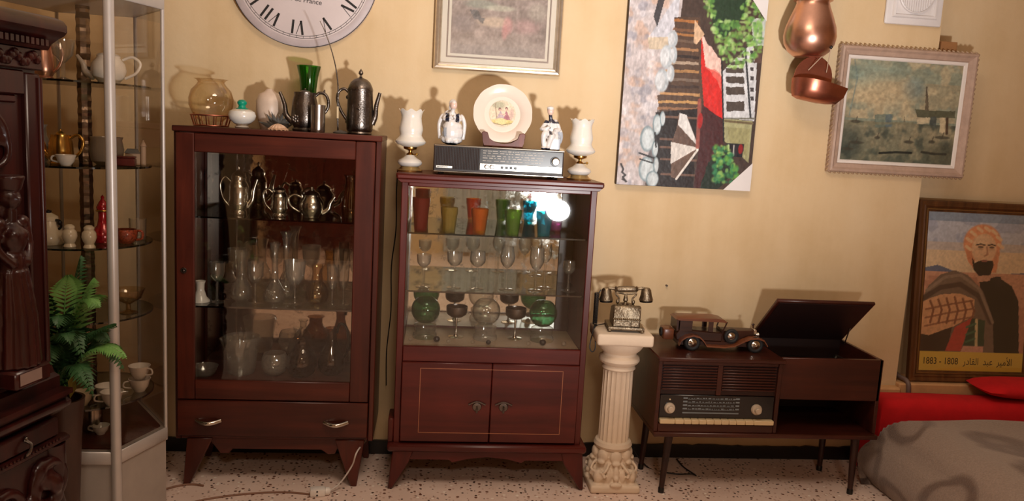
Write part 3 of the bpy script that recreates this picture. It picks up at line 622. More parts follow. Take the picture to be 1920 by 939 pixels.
def wheel(x, y):
    bm = NB(); ring(bm, .024, .009, (0, 0, 0), 28, 10, 'Y'); w = obj('wheel', bm, RUBBER, CAR, loc=(x, y, .033))
    bm = NB(); lathe(bm, [(0, -.005), (.018, -.005), (.019, 0), (.017, .006), (.008, .008), (.005, .011), (0, .011)], 20, axis='Y'); obj('hub', bm, CHROME, w)
wheel(-.096, -.062); wheel(-.096, .062); wheel(.158, -.062); wheel(.158, .062)
bm = NB(); ring(bm, .022, .008, (.062, -.052, .062), 26, 8, 'Y'); w = obj('side_spare', bm, RUBBER, CAR); obj('hub', lathe(NB(), [(0, -.004), (.017, -.004), (.016, .003), (.006, .007), (0, .008)], 18, (.062, -.052, .062), axis='Y'), CHROME, w)
for sy in (-1, 1):
    bm = NB(); lathe(bm, [(0, -.012), (.006, -.010), (.010, 0), (.009, .002), (0, .003)], 14, (.178, sy * .030, .066), axis='X'); obj('headlamp', bm, CHROME, CAR)
obj('chassis', box(NB(), -.15, .18, -.05, .05, .020, .036), WCARD, CAR)

# ------------------------------------------------------------------ on the glass cabinet: lamps, radio, plate, figurines
Z2 = 1.199
def lamp(x, label):
    t = thing('oil_lamp', label, 'lamp', (x, -.20, Z2), 0, 'white glass oil lamps on the cabinet')
    obj('foot', lathe(NB(), [(0, 0), (.048, 0), (.048, .006), (.040, .010), (.034, .018), (.030, .022), (0, .022)], 32), GOLD, t)
    obj('reservoir', lathe(NB(), [(0, .020), (.034, .020), (.044, .028), (.046, .034), (.042, .042), (.028, .050), (.018, .058), (.014, .062), (0, .062)], 32), WHITEC, t)
    obj('burner', lathe(NB(), [(0, .060), (.013, .060), (.015, .066), (.006, .072), (.006, .078), (.024, .084), (.026, .090), (.024, .098), (0, .098)], 28), BRASS, t)
    def frill(r, z, a):
        k = max(0, (z - .195) / .03); return r * (1 + .03 * k * math.cos(8 * a)), z + .004 * k * math.cos(8 * a)
    prof = [(.024, .092), (.034, .096), (.050, .102), (.056, .108), (.057, .113), (.052, .120), (.046, .126), (.0405, .136), (.042, .145), (.0445, .156), (.043, .168), (.040, .182), (.0375, .198), (.038, .208), (.041, .218), (.046, .228)]
    obj('shade', lathe(NB(), prof + [(r - .002, z) for r, z in prof[::-1]], 64, fn=frill), OPAL, t)
    bm = NB(); pts = [(.013, -.006, .064)] + [(.013 + .010, -.014, .066)]; tube(bm, pts, .002, 6); ball(bm, (.025, -.016, .066), .005); obj('wick_knob', bm, BRASS, t)
    return t
lamp(-.085, 'white frilled glass oil lamp left of the silver radio'); lamp(.562, 'white frilled glass oil lamp right of the silver radio')

RD = thing('table_radio', 'long dark table radio with silver control strip on the glass cabinet', 'radio', (.244, -.30, Z2), R(.6))
def rd(name, x0, x1, y0, y1, z0, z1, mat, bev=0.0, par=None): return obj(name, box(NB(), x0 - .244, x1 - .244, y0, y1, z0, z1, bev), mat, par or RD)
rd('case', .004, .484, .004, .165, .010, .108, plain('radio_case', (46, 30, 24), 0.5), .003)
rd('grille', .010, .172, .0, .006, .020, .101, plain('radio_grille', (26, 18, 16), 0.6))
for k in range(27): rd('grille_bar', .013 + k * .0058, .0155 + k * .0058, -.0015, .001, .022, .100, plain('grille_bar_brown', (46, 32, 27), .7, spec=.2) if k == 0 else MATS['grille_bar_brown'])
g = rd('dial_glass', .172, .478, .0, .006, .048, .101, plain('radio_dial', (46, 44, 41), .25))
for k, z in enumerate((.094, .086, .076, .068, .058)):
    bm = NB(); x = .182
    while x < .40: w = random.uniform(.004, .02); box(bm, x - .244, x + w - .244, -.0006, 0, z - .001, z + random.uniform(.0004, .002)); x += w + random.uniform(.002, .009)
    obj('dial_print', bm, plain('dial_print', (176, 166, 154), 0.4) if k == 0 else MATS['dial_print'], g)
rd('control_strip', .172, .478, -.004, .006, .024, .048, plain('brushed_silver', (206, 202, 194), 0.35, 0.7), .001)
for x in (.198, .217): obj('slider_knob', lathe(NB(), [(0, 0), (.008, 0), (.008, .007), (.006, .009), (0, .009)], 18, (x - .244, -.004, .036), axis='Y'), STEEL, RD)
for k in range(4): rd('push_button', .250 + k * .0165, .259 + k * .0165, -.008, -.004, .031, .040, BLACK, .001)
obj('tuning_knob', lathe(NB(), [(0, 0), (.0145, 0), (.0145, .010), (.0135, .013), (.010, .0135), (0, .012)], 28, (.452 - .244, 0, .068), axis='Y'), CHROME, RD)
obj('knob_collar', lathe(NB(), [(0, 0), (.018, 0), (.017, .003), (0, .003)], 28, (.450 - .244, 0, .068), axis='Y'), BLACK, RD)
rd('trim_strip', .004, .484, -.003, .004, .1035, .108, CHROME, .001); rd('trim_strip', .004, .484, -.003, .004, .010, .014, CHROME, .001)
rd('name_plate', .012, .072, -.003, .0, .024, .033, MATS['brushed_silver'], .0008)
for x in (.03, .455): rd('foot', x - .01, x + .012, .02, .14, 0, .011, BLACK, .002)
for i, (z, x0, x1) in enumerate(((.0285, .016, .052),)):
    bm = NB(); x = x0
    while x < x1: box(bm, x - .244, x + .003 - .244, -.0035, -.003, z - .002, z + .002); x += .0045
    obj('plate_lettering', bm, DIALGREY, RD)
ZR = Z2 + .108
ST = thing('plate_stand', 'dark wooden stand holding the picture plate on the radio', 'stand', (.258, -.252, ZR + .001), 0)
obj('front_bar', prism(NB(), [(-.072, 0), (-.040, .004), (0, .0), (.040, .004), (.072, 0), (.076, .018), (.082, .050), (.076, .056), (.060, .054), (.054, .030), (.03, .015), (0, .011), (-.03, .015), (-.054, .030), (-.060, .054), (-.076, .056), (-.082, .050), (-.076, .018)], -.012, .004, 'XZ', .002), WSTAND, ST)
for sx in (-1, 1): obj('back_leg', prism(NB(), [(.004, 0), (.092, 0), (.092, .085), (.080, .085), (.072, .010), (.004, .007)], sx * .045 - .005, sx * .045 + .005, 'YZ', .001), WSTAND, ST)
PLT = thing('picture_plate', 'cream scalloped plate printed with a seated couple on the wooden stand', 'plate', (.255, -.214, ZR + .014), 0, rot=(R(-12), 0, 0))
prof = [(0, .0), (.062, .0), (.070, -.001), (.078, .008), (.090, .013), (.104, .017), (.111, .020), (.1105, .022), (.102, .020), (.088, .016), (.076, .011), (.068, .003), (.060, .0025), (0, .003)]
obj('dish', lathe(NB(), prof, 96, (0, 0, .111), fn=lambda r, z, a: (r * (1 + .012 * max(0, (r - .07) / .04) * abs(math.sin(6 * a))), z), axis='Y'), PLATEC, PLT)
P = Paint(90, 90, (226, 208, 184)); 
P.ell(.5, .2, .42, .10, (214, 196, 120), .8, .5); P.ell(.34, .82, .26, .14, (150, 156, 132), .6, .6); P.line([(.22, .86), (.30, .3)], .02, (150, 130, 110), .7)
P.poly([(.28, .30), (.42, .62), (.60, .30)], (188, 168, 178), .9, .05); P.ell(.40, .66, .05, .065, (120, 84, 84), .9); P.ell(.405, .63, .035, .04, (226, 190, 170), .9)
P.poly([(.52, .28), (.64, .62), (.80, .28)], (168, 108, 124), .9, .05); P.ell(.64, .69, .05, .065, (112, 78, 84), .9); P.ell(.635, .665, .035, .04, (226, 190, 170), .9)
P.line([(.42, .48), (.62, .47)], .02, (214, 180, 168), .9); P.ell(.45, .22, .22, .12, (232, 214, 160), .9, .3); P.line([(.12, .15), (.5, .08), (.86, .17)], .015, (120, 108, 92), .7); P.ell(.83, .5, .08, .2, (190, 150, 150), .5, .6); P.grain(.14, 30, 30)
P.mesh('transfer_print', -.052, .052, -.0038, .062, .166, PLATEPIC, PLT, 0, lambda u, v: (u - .5) ** 2 + (v - .5) ** 2 < .235)

def figurine(x, label, lady):
    t = thing('porcelain_figurine', label, 'figurine', (x, -.235, ZR), 0)
    bm = NB()
    if lady:   # woman seated in an armchair, wide skirt, hands at her chest
        ball(bm, (0, 0, .02), (.042, .036, .022)); ball(bm, (.004, -.008, .042), (.040, .034, .034)); ball(bm, (.002, -.012, .066), (.036, .030, .022)); ball(bm, (-.004, -.022, .05), (.03, .022, .045))
        ball(bm, (-.002, .004, .094), (.021, .017, .030)); tube(bm, [(-.002, .002, .112), (.002, -.002, .130)], .008, 8); ball(bm, (.003, -.006, .145), (.0135, .0145, .0175)); ball(bm, (.000, .002, .150), (.0155, .014, .017)); ball(bm, (-.006, .008, .138), (.010, .010, .014))
        for sx in (-1, 1):
            tube(bm, spline([(sx * .019, .0, .112), (sx * .030, -.012, .092), (sx * .010, -.028, .098)], 5), [.008 - .0003 * k for k in range(11)], 8); tube(bm, spline([(sx * .042, .018, .02), (sx * .047, .016, .07), (sx * .040, .012, .098), (sx * .032, .018, .108)], 5), .008, 8)
            tube(bm, [(sx * .012, -.028, .098), (sx * .003, -.034, .104)], [.006, .004], 8)
        ball(bm, (-.008, .024, .085), (.034, .012, .045)); ball(bm, (-.012, -.030, .014), (.012, .014, .010)); ball(bm, (.016, -.028, .012), (.012, .012, .009))
        def pick(c):
            if c.z > .128: return 3 if c.y < -.006 and c.z < .155 and c.z > .132 else 0
            if c.z < .007: return 1
            if .084 < c.z < .118 and abs(c.x) > .012 and c.y < -.001 and abs(c.x) < .026: return 1
            if .03 < c.z < .062 and c.x < -.02 and c.y < -.01: return 2
            return 0
    else:      # man seated on a rock with a wide coat, one arm on his knee
        ball(bm, (.008, 0, .022), (.038, .034, .026)); ball(bm, (.012, -.004, .045), (.034, .028, .024)); box(bm, -.012, .038, -.034, .02, 0, .045)
        ball(bm, (.006, .004, .082), (.022, .018, .034)); tube(bm, [(.004, .002, .105), (.0, -.002, .128)], .0075, 8); ball(bm, (-.001, -.006, .144), (.0125, .0135, .017)); ball(bm, (0, .002, .150), (.0135, .013, .014)); ball(bm, (-.003, -.010, .155), (.014, .012, .006))
        tube(bm, spline([(-.012, -.004, .106), (-.028, -.018, .082), (-.034, -.026, .074)], 5), .0085, 8); tube(bm, spline([(-.034, -.026, .076), (-.018, -.034, .078), (-.004, -.032, .084)], 5), .0065, 8); tube(bm, spline([(.024, 0, .104), (.034, -.008, .078), (.018, -.026, .070)], 5), .0085, 8)
        tube(bm, spline([(.0, -.016, .058), (-.022, -.036, .060), (-.026, -.036, .038), (-.022, -.034, .008)], 5), [.014 - .0004 * k for k in range(16)], 8); tube(bm, spline([(.012, -.016, .054), (.004, -.042, .050), (-.004, -.042, .028), (-.008, -.040, .008)], 5), [.013 - .0004 * k for k in range(16)], 8)
        ball(bm, (-.026, -.040, .006), (.009, .015, .006)); ball(bm, (-.010, -.046, .006), (.009, .015, .006)); ball(bm, (.036, .004, .05), (.018, .016, .034)); ball(bm, (.020, .014, .100), (.014, .012, .016))
        def pick(c):
            if c.z > .130: return 3 if c.y < -.008 and c.z < .150 else 0
            if .100 < c.z < .130 and c.y < 0: return 1
            if c.z < .008 and c.x < 0: return 1
            if .058 < c.z < .10 and -.006 < c.x < .006 and c.y < -.02: return 1
            if c.x > .030 and c.z < .07: return 2
            return 0
    xform(bm, Matrix.Translation((0, 0, .001)))
    remeshed('figure', bm, [PORC, NAVY, PALEBLUE, SKINP], t, .0022, 3, pick)
    return t
figurine(.066, 'white porcelain lady figurine seated in an armchair on the radio', True); figurine(.432, 'white porcelain gentleman figurine seated on a rock on the radio', False)

# ------------------------------------------------------------------ inside the glass cabinet
ZS1, ZS2, ZS3 = .982, .764, .555
def tumbler(x, mat, label, h=.094, r=.033, y=-.255):
    rb = r * .70
    def fl(rr, z, a): return (rr * (1 - .075 * (abs(math.sin(4.5 * a)))), z) if z < h * .72 else (rr, z)
    o = obj('tumbler', lathe(NB(), [(0, 0), (rb, 0), (rb * 1.05, .006), (r * .92, h * .72), (r * .97, h * .74), (r, h), (r - .002, h), (r * .9, h * .72), (rb * .95, .012), (0, .012)], 54, fn=fl), mat, loc=(x, y, ZS1 + .0003))
    return setp(o, label, 'tumbler', 'coloured glass tumblers on the top shelf')
tumbler(-.036, T_RED, 'tall deep red glass tumbler on the top glass shelf', .125, .033); tumbler(.070, T_YEL, 'olive yellow glass tumbler next to the tall red one'); tumbler(.184, T_ORA, 'orange ribbed glass tumbler on the top glass shelf')
tumbler(.311, T_GRN, 'leaf green ribbed glass tumbler on the top glass shelf'); tumbler(.430, T_TUR, 'turquoise ribbed glass tumbler on the top glass shelf'); tumbler(.500, T_PNK, 'violet-rimmed pale glass tumbler right of the turquoise one', .10, .031, -.10)
def stemware(x, y, z, h, rbowl, bowlh, label, mat=None, rim=None, group='stemmed glasses on the middle shelf', foot=.028, name='wine_glass', cat='glass'):
    rim = rim or rbowl * .9; s = h - bowlh
    t = thing(name, label, cat, (x, y, z + .0003), 0, group)
    bo = [(.003, s), (rbowl * .55, s + bowlh * .10), (rbowl * .92, s + bowlh * .32), (rbowl, s + bowlh * .52), (rim, h)]
    obj('bowl', lathe(NB(), bo + [(r - .0014, zz + (.002 if k < 4 else 0)) for k, (r, zz) in list(enumerate(bo))[::-1] if r > .0035], 32), mat or CRYSTAL, t)
    obj('stem', lathe(NB(), [(0, 0), (foot, 0), (foot, .0015), (.010, .004), (.0045, .012), (.0035, s * .5), (.005, s * .9), (.004, s + .001), (0, s + .002)], 24), CLEAR, t)
    return t
stemware(-.018, -.225, ZS2, .125, .026, .05, 'small cut crystal wine glass at the far left of the middle shelf', rim=.028)
stemware(.099, -.225, ZS2, .138, .029, .055, 'cut crystal wine glass second from left on the middle shelf', rim=.030)
stemware(.187, -.225, ZS2, .145, .031, .062, 'round-bowled wine glass third from left on the middle shelf')
stemware(.301, -.225, ZS2, .168, .029, .085, 'tall egg-shaped wine glass in the middle of the middle shelf', rim=.022)
stemware(.415, -.225, ZS2, .168, .029, .09, 'tall tulip wine glass right of the egg-shaped one', rim=.026)
stemware(.458, -.165, ZS2, .175, .024, .075, 'slender wine glass behind the tulip glass near the mirror edge', CLEAR, .022)
stemware(.545, -.215, ZS2, .120, .024, .055, 'lone clear wine glass at the far right of the middle shelf', CLEAR, .022)
def coupe(x, label): return stemware(x, -.165, ZS3, .125, .041, .048, label, SILVER, .042, 'silver coupes on the cabinet floor', .030, 'coupe', 'coupe')
for x, l in ((.118, 'dark silver coupe between the left green globe and the clear globe'), (.352, 'dark silver coupe between the clear globe and the right green globe')):
    t = coupe(x, l)
    for ch in t.children:
        if ch.name.startswith('bowl') or ch.name.startswith('stem'): ch.data.materials[0] = PEWTER if ch.name.startswith('bowl') else SILVER
def globe(x, mat, label):
    t = thing('glass_globe', label, 'glass globe', (x, -.185, ZS3 + .0003), 0, 'glass globes on the cabinet floor'); r = .056; cz = .112
    pr = [(r * math.sin(a), cz - r * math.cos(a)) for a in [math.pi * k / 16 for k in range(2, 14)]]
    obj('globe', lathe(NB(), [(0, pr[0][1])] + pr + [(a - .002, b) for a, b in pr[::-1]] + [(0, pr[0][1] + .003)], 40), mat, t)
    obj('glass_base', lathe(NB(), [(0, 0), (.046, 0), (.048, .006), (.046, .016), (.040, .022), (.042, .03), (.044, .052), (.030, .060), (0, .060)], 36), CRYSTAL if mat is CLEAR else CLEAR, t)
    return t
globe(-.004, GREENG, 'sea green glass globe at the left of the cabinet floor'); globe(.232, CLEAR, 'clear glass globe in the middle of the cabinet floor'); globe(.458, GREENG, 'sea green glass globe at the right of the cabinet floor')
for x, y, m, r, l in ((.042, -.255, MARBLE, .013, 'dark glass marble before the left green globe'), (.240, -.270, MARBLE, .010, 'flat dark glass marble before the clear globe'), (.452, -.262, MARBLE, .013, 'dark glass marble before the right green globe'), (-.058, -.25, CLEAR, .008, 'tiny clear glass bead at the left end of the cabinet floor'), (.086, -.265, CLEAR, .008, 'tiny clear glass bead below the left coupe'), (.180, -.265, CLEAR, .008, 'tiny clear glass bead left of the clear globe'), (.395, -.268, CLEAR, .009, 'clear glass bead left of the right dark marble'), (.535, -.26, CLEAR, .010, 'clear glass bead at the right end of the cabinet floor')):
    setp(obj('glass_marble', ball(NB(), (0, 0, r), (r, r, r * .9), 16, 10), m, loc=(x, y, ZS3 + r * .0)), l, 'marble', 'glass marbles on the cabinet floor')
# ------------------------------------------------------------------ inside the tall cabinet
ZA, ZB, ZCF = 1.0083, .6813, .3953
def vessel(name, prof, mat, x, y, z, label, cat, group=None, n=36, fn=None, wall=.002, sub=None):
    """open hollow vessel turned from an outer profile"""
    inner = [(max(r - wall, .001), zz + (wall if k == 0 else 0)) for k, (r, zz) in enumerate(prof)][::-1]
    t = thing(name, label, cat, (x, y, z), 0, group)
    obj('body', lathe(NB(), [(0, prof[0][1])] + prof + inner + [(0, prof[0][1] + wall)], n, fn=fn), mat, t)
    return t
def pot(name, label, x, y, z, h, r, mat, side=1, spout=True, handle=True, shape='tall', rotz=0, lidh=.03, group=None, cat='teapot'):
    t = thing(name, label, cat, (x, y, z), rotz, group)
    if shape == 'tall': pr = [(0, 0), (r * .85, 0), (r * .9, h * .05), (r * .78, h * .10), (r * .97, h * .22), (r, h * .35), (r * .92, h * .75), (r * .80, h * .92), (r * .82, h), (r * .4, h), (0, h)]
    elif shape == 'drum': pr = [(0, 0), (r * .8, 0), (r * .82, h * .06), (r * .72, h * .12), (r * .98, h * .26), (r, h * .34), (r * .93, h * .4), (r * .93, h * .72), (r * .99, h * .76), (r * .86, h * .86), (r * .7, h * .93), (r * .74, h), (0, h)]
    else: pr = [(0, 0), (r * .6, 0), (r * .62, h * .08), (r * .9, h * .25), (r, h * .5), (r * .92, h * .75), (r * .66, h * .95), (r * .66, h), (0, h)]
    obj('body', lathe(NB(), pr, 36), mat, t)
    rt = pr[-2][0]
    obj('lid', lathe(NB(), [(0, h), (rt, h), (rt * 1.02, h + lidh * .1), (rt * .85, h + lidh * .5), (rt * .3, h + lidh * .9), (rt * .12, h + lidh), (rt * .2, h + lidh * 1.2), (rt * .16, h + lidh * 1.45), (0, h + lidh * 1.6)], 28), mat, t)
    s = side
    if spout: obj('spout', tube(NB(), spline([(s * r * .85, 0, h * .22), (s * r * 1.35, 0, h * .40), (s * r * 1.5, 0, h * .68), (s * r * 1.85, 0, h * .98)], 6), [.012 - .0065 * k / 18 for k in range(19)], 12), mat, t)
    if handle: obj('handle', tube(NB(), spline([(-s * r * .82, 0, h * .90), (-s * r * 1.4, 0, h * 1.02), (-s * r * 1.85, 0, h * .80), (-s * r * 1.6, 0, h * .45), (-s * r * .95, 0, h * .22)], 7), .0045, 10), mat, t)
    return t
pot('coffee_pot', 'tall silver coffee pot with long handle on the top shelf of the tall cabinet', -.712, -.19, ZA, .135, .036, SILVER, 1, shape='drum')
pot('cream_jug', 'small silver cream jug in the middle of the top cabinet shelf', -.563, -.20, ZA, .098, .031, SILVER, 1, spout=False, shape='drum', lidh=.012, cat='jug')
pot('sugar_pot', 'squat silver pot right of the small cream jug', -.446, -.19, ZA, .082, .046, SILVER, 1, shape='round', lidh=.022, cat='pot')
vessel('frosted_vase', [(.030, 0), (.036, .01), (.038, .05), (.032, .10), (.024, .13), (.026, .155), (.032, .165)], AMBERG, -.300, -.17, ZA, 'yellowish frosted glass vase at the right of the top cabinet shelf', 'vase')
setp(obj('bud_vase', lathe(NB(), [(0, 0), (.034, 0), (.033, .006), (.022, .018), (.014, .045), (.015, .066), (.019, .078), (.016, .078), (.011, .05), (0, .04)], 28), WHITEC, loc=(-.838, -.235, ZB)), 'small white ceramic bud vase at the left of the middle cabinet shelf', 'vase')
G1 = 'clear glassware on the middle shelf of the tall cabinet'
stemware(-.778, -.235, ZB, .150, .026, .075, 'slim wine glass right of the white bud vase', CLEAR, .028, G1)
vessel('glass_carafe', [(.022, 0), (.036, .012), (.040, .035), (.034, .06), (.020, .085), (.017, .11), (.020, .16), (.027, .19)], CLEAR, -.697, -.20, ZB, 'round-bellied clear glass carafe right of the slim wine glass', 'carafe', G1)
stemware(-.640, -.235, ZB, .155, .030, .08, 'clear wine glass between the round carafe and the tall bottle vases', CLEAR, .032, G1)
stemware(-.735, -.11, ZB, .185, .034, .095, 'large clear goblet behind the round carafe', CLEAR, .036, G1)
vessel('bottle_vase', [(.030, 0), (.040, .010), (.042, .03), (.030, .06), (.014, .09), (.011, .13), (.012, .19), (.016, .215), (.022, .228)], CLEAR, -.573, -.215, ZB, 'tall long-necked clear glass bottle vase in front of its taller twin', 'vase', G1)
vessel('bottle_vase', [(.032, 0), (.042, .012), (.044, .035), (.030, .065), (.014, .10), (.011, .15), (.013, .215), (.018, .245), (.026, .258)], CLEAR, -.548, -.12, ZB, 'taller long-necked clear glass bottle vase at the back of the shelf', 'vase', G1)
stemware(-.497, -.225, ZB, .165, .036, .095, 'wide cone-shaped crystal wine glass right of the bottle vases', CRYSTAL, .040, G1)
vessel('round_decanter', [(.026, 0), (.040, .012), (.046, .04), (.038, .068), (.022, .088), (.018, .12), (.022, .15)], AMBERG, -.418, -.205, ZB, 'round-bellied pale amber decanter right of the cone-shaped glass', 'decanter', G1)
for x, y, l in ((-.358, -.23, 'narrow clear flute glass right of the amber decanter'), (-.318, -.215, 'narrow clear flute glass at the right end of the shelf'), (-.350, -.12, 'tall clear flute glass at the back right corner of the shelf')):
    stemware(x, y, ZB, .155 if y < -.2 else .2, .020, .10, l, CLEAR, .022, G1, .022)
G2 = 'glass and crystal on the floor of the tall cabinet'
def cut(k, d): return lambda r, z, a: (r * (1 + d * math.sin(k * a) * math.sin(z * 160)), z)
vessel('crystal_dish', [(.030, 0), (.040, .010), (.046, .030), (.050, .036)], CRYSTAL, -.826, -.225, ZCF, 'low cut crystal dish in the left corner of the cabinet floor', 'dish', G2, 60, cut(12, .03))
vessel('crystal_vase', [(.045, 0), (.050, .01), (.056, .06), (.062, .11), (.070, .135), (.066, .145)], CRYSTAL, -.700, -.185, ZCF, 'big flared cut crystal vase on the cabinet floor', 'vase', G2, 80, cut(16, .03))
vessel('crystal_bowl', [(.024, 0), (.040, .012), (.050, .040), (.046, .070), (.040, .085)], CRYSTAL, -.574, -.195, ZCF, 'round cut crystal bowl between the big vase and the brown jug', 'bowl', G2, 60, cut(14, .03))
vessel('brown_jar', [(.030, 0), (.048, .014), (.058, .050), (.052, .085), (.034, .108), (.027, .120), (.028, .140), (.036, .148)], SMOKE, -.470, -.205, ZCF, 'round smoky brown glass jar with a short neck', 'jar', G2)
t = vessel('brown_ewer', [(.028, 0), (.044, .014), (.052, .045), (.044, .085), (.026, .115), (.018, .15), (.020, .175), (.026, .185)], SMOKE, -.362, -.175, ZCF, 'smoky brown glass ewer with a curved dark handle at the right of the cabinet floor', 'ewer', G2)
obj('handle', tube(NB(), spline([(.018, 0, .165), (.030, 0, .20), (.052, 0, .19), (.064, 0, .14), (.058, 0, .09), (.048, 0, .07)], 6), .006, 10), BLACK, t)
vessel('stoppered_bottle', [(.030, 0), (.042, .012), (.044, .06), (.032, .10), (.014, .125), (.013, .15), (.020, .16)], CLEAR, -.505, -.09, ZCF, 'clear glass bottle behind the smoky brown jar', 'bottle', G2)

# ------------------------------------------------------------------ on top of the tall cabinet
ZT = 1.3265
t = vessel('globe_vase', [(.040, .018), (.062, .040), (.078, .075), (.079, .10), (.070, .13), (.052, .150), (.046, .160), (.052, .168), (.060, .171)], YGLOBE, -.818, -.165, ZT, 'champagne-tinted round glass vase in a low metal ring stand', 'vase')
setp(thing('vase_ring', 'low brown wire ring stand under the round glass vase', 'stand', (-.818, -.165, ZT)), None)
vr = bpy.data.objects['vase_ring']
obj('upper_ring', ring(NB(), .071, .0028, (0, 0, .040), 48, 8), COPPERD, vr); obj('lower_ring', ring(NB(), .060, .0028, (0, 0, .003), 48, 8), COPPERD, vr)
for k in range(16): a = 2 * math.pi * k / 16; obj('wire_post', tube(NB(), [(.060 * math.cos(a), .060 * math.sin(a), .003), (.071 * math.cos(a), .071 * math.sin(a), .040)], .002, 6), COPPERD, vr)
t = thing('sugar_bowl', 'round white glass bowl with a green knobbed lid', 'bowl', (-.696, -.215, ZT))
obj('body', lathe(NB(), [(0, 0), (.022, 0), (.026, .004), (.018, .010), (.030, .018), (.045, .032), (.049, .046), (.044, .060), (.030, .068), (0, .069)], 36), OPAL, t)
obj('lid', lathe(NB(), [(0, .067), (.020, .067), (.022, .071), (.014, .074), (.012, .082), (.016, .086), (.017, .094), (.011, .101), (0, .103)], 24), GREENP, t)
setp(obj('ginger_jar', lathe(NB(), [(0, 0), (.032, 0), (.042, .03), (.050, .075), (.050, .105), (.040, .130), (.018, .142), (.012, .150), (.009, .150), (.008, .135), (0, .13)], 36), plain('pale_shell_white', (216, 192, 172), 0.4), loc=(-.618, -.115, ZT)), 'pale egg-shaped vase standing behind the white sugar bowl', 'vase')
t = thing('sea_shell', 'flat tan sea shell lying at the cabinet edge before the teapot', 'shell', (-.558, -.265, ZT))
bm = NB(); prof = []
for i in range(13):
    a = math.pi * i / 12
    for j in range(6): pass
vs = [(0, .018, .004)]; fs = []
nu, nr = 40, 6
for j in range(1, nr + 1):
    for i in range(nu): a = 2 * math.pi * i / nu; rr = j / nr; rib = 1 + .05 * rr * math.cos(14 * a); vs.append((.036 * rr * rib * math.cos(a), .026 * rr * rib * math.sin(a), .022 * (1 - rr * rr) + .001 + .0015 * rr * math.cos(14 * a)))
for i in range(nu): fs.append((0, 1 + i, 1 + (i + 1) % nu))
vs[0] = (0, 0, .024)
for j in range(nr - 1):
    for i in range(nu): fs.append((1 + j * nu + i, 1 + (j + 1) * nu + i, 1 + (j + 1) * nu + (i + 1) % nu, 1 + j * nu + (i + 1) % nu))
fs.append(tuple(range(1 + (nr - 1) * nu, 1 + nr * nu))); addm(bm, vs, fs); obj('shell', bm, SHELLM, t)
t = thing('dried_flower', 'small dark dried flower spray beside the pewter teapot', 'dried flower', (-.575, -.18, ZT))
bm = NB(); tube(bm, [(.03, 0, .004), (-.03, 0, .006)], .003, 6); obj('stalk', bm, GREYLEAF, t)
for k in range(9):
    a = R(-70 + 140 * k / 8); l = random.uniform(.045, .07); d0 = Vector((math.sin(a), -.25 + .06 * (k % 3), math.cos(a))).normalized(); b0 = Vector((.002 * k - .008, 0, .006)); s0 = d0.cross(Vector((0, 1, 0))).normalized() * .008
    bm = NB(); addm(bm, [b0, b0 + d0 * l * .5 + s0, b0 + d0 * l, b0 + d0 * l * .5 - s0, b0 + d0 * l * .5 + Vector((0, -.003, 0))], [(0, 1, 4), (1, 2, 4), (2, 3, 4), (3, 0, 4)]); obj('leaf', bm, GREYLEAF, t)
vessel('green_vase', [(.030, 0), (.032, .01), (.031, .06), (.029, .11), (.030, .16), (.035, .205), (.043, .238), (.0445, .245)], EMERALD, -.478, -.105, ZT, 'flared emerald green glass vase behind the dark pewter teapot', 'vase', None, 40, lambda r, z, a: (r * (1 + .012 * math.sin(9 * a + z * 60)), z), .003)
t = pot('pewter_teapot', 'dark engraved pewter teapot before the green vase', -.476, -.195, ZT, .142, .049, PEWTER, -1, True, False, 'tall', 0, .010)
obj('handle', tube(NB(), spline([(.038, 0, .132), (.052, 0, .143), (.072, 0, .140), (.084, 0, .118), (.082, 0, .088), (.060, 0, .058), (.046, 0, .045)], 7), .0055, 10), PEWTER, t)
obj('thumb_rest', tube(NB(), [(.068, 0, .142), (.071, 0, .156)], [.005, .002], 8), PEWTER, t)
bm = NB()
for k in range(7): a = 2 * math.pi * k / 7; ball(bm, (-.026 + .010 * math.cos(a), -.041 - .002, .045 + .010 * math.sin(a)), (.006, .004, .006), 8, 6)
ball(bm, (-.026, -.044, .045), .006, 8, 6); obj('rosette', bm, PEWTER, t)
setp(vessel('steel_cup', [(.025, 0), (.026, .004), (.0265, .05), (.027, .095), (.0275, .098)], STEEL, -.420, -.255, ZT, 'brushed steel beaker in front of the pewter teapot handle', 'cup'), None)
t = thing('pewter_coffee_pot', 'tall dark pewter coffee pot with domed lid at the right cabinet corner', 'coffee pot', (-.278, -.17, ZT))
obj('body', lathe(NB(), [(0, 0), (.044, 0), (.046, .004), (.044, .010), (.048, .016), (.0495, .04), (.0485, .10), (.046, .158), (.047, .162), (0, .162)], 40), PEWTER, t)
obj('lid', lathe(NB(), [(0, .1622), (.046, .1622), (.047, .166), (.044, .176), (.036, .192), (.024, .203), (.010, .208), (.005, .212), (.004, .218), (.009, .224), (.008, .230), (.003, .238), (0, .242)], 32), PEWTER, t)
obj('spout', tube(NB(), spline([(.044, 0, .04), (.056, 0, .07), (.060, 0, .11), (.072, 0, .158)], 6), [.013 - .007 * k / 18 for k in range(19)], 12), PEWTER, t)
obj('handle', tube(NB(), spline([(-.040, 0, .150), (-.058, 0, .165), (-.078, 0, .155), (-.084, 0, .125), (-.070, 0, .085), (-.048, 0, .052)], 7), .0055, 10), PEWTER, t)
bm = NB()
for k in range(9): a = .3 + k * .62; ball(bm, (.012 * math.cos(a) * (k / 5), -.047 + .001 * k, .085 + .030 * math.sin(a)), (.010, .004, .005), 8, 6, rot=Matrix.Rotation(a, 3, 'Y'))
obj('relief_leaf', bm, PEWTER, t)
for z in (.045, .135): obj('handle_mount', ball(NB(), (-.042, -.004, z), (.011, .010, .010), 10, 7), PEWTER, t)
t = thing('curved_rod', 'long thin bent metal rod standing in a small round foot', 'rod', (-.345, -.20, ZT))
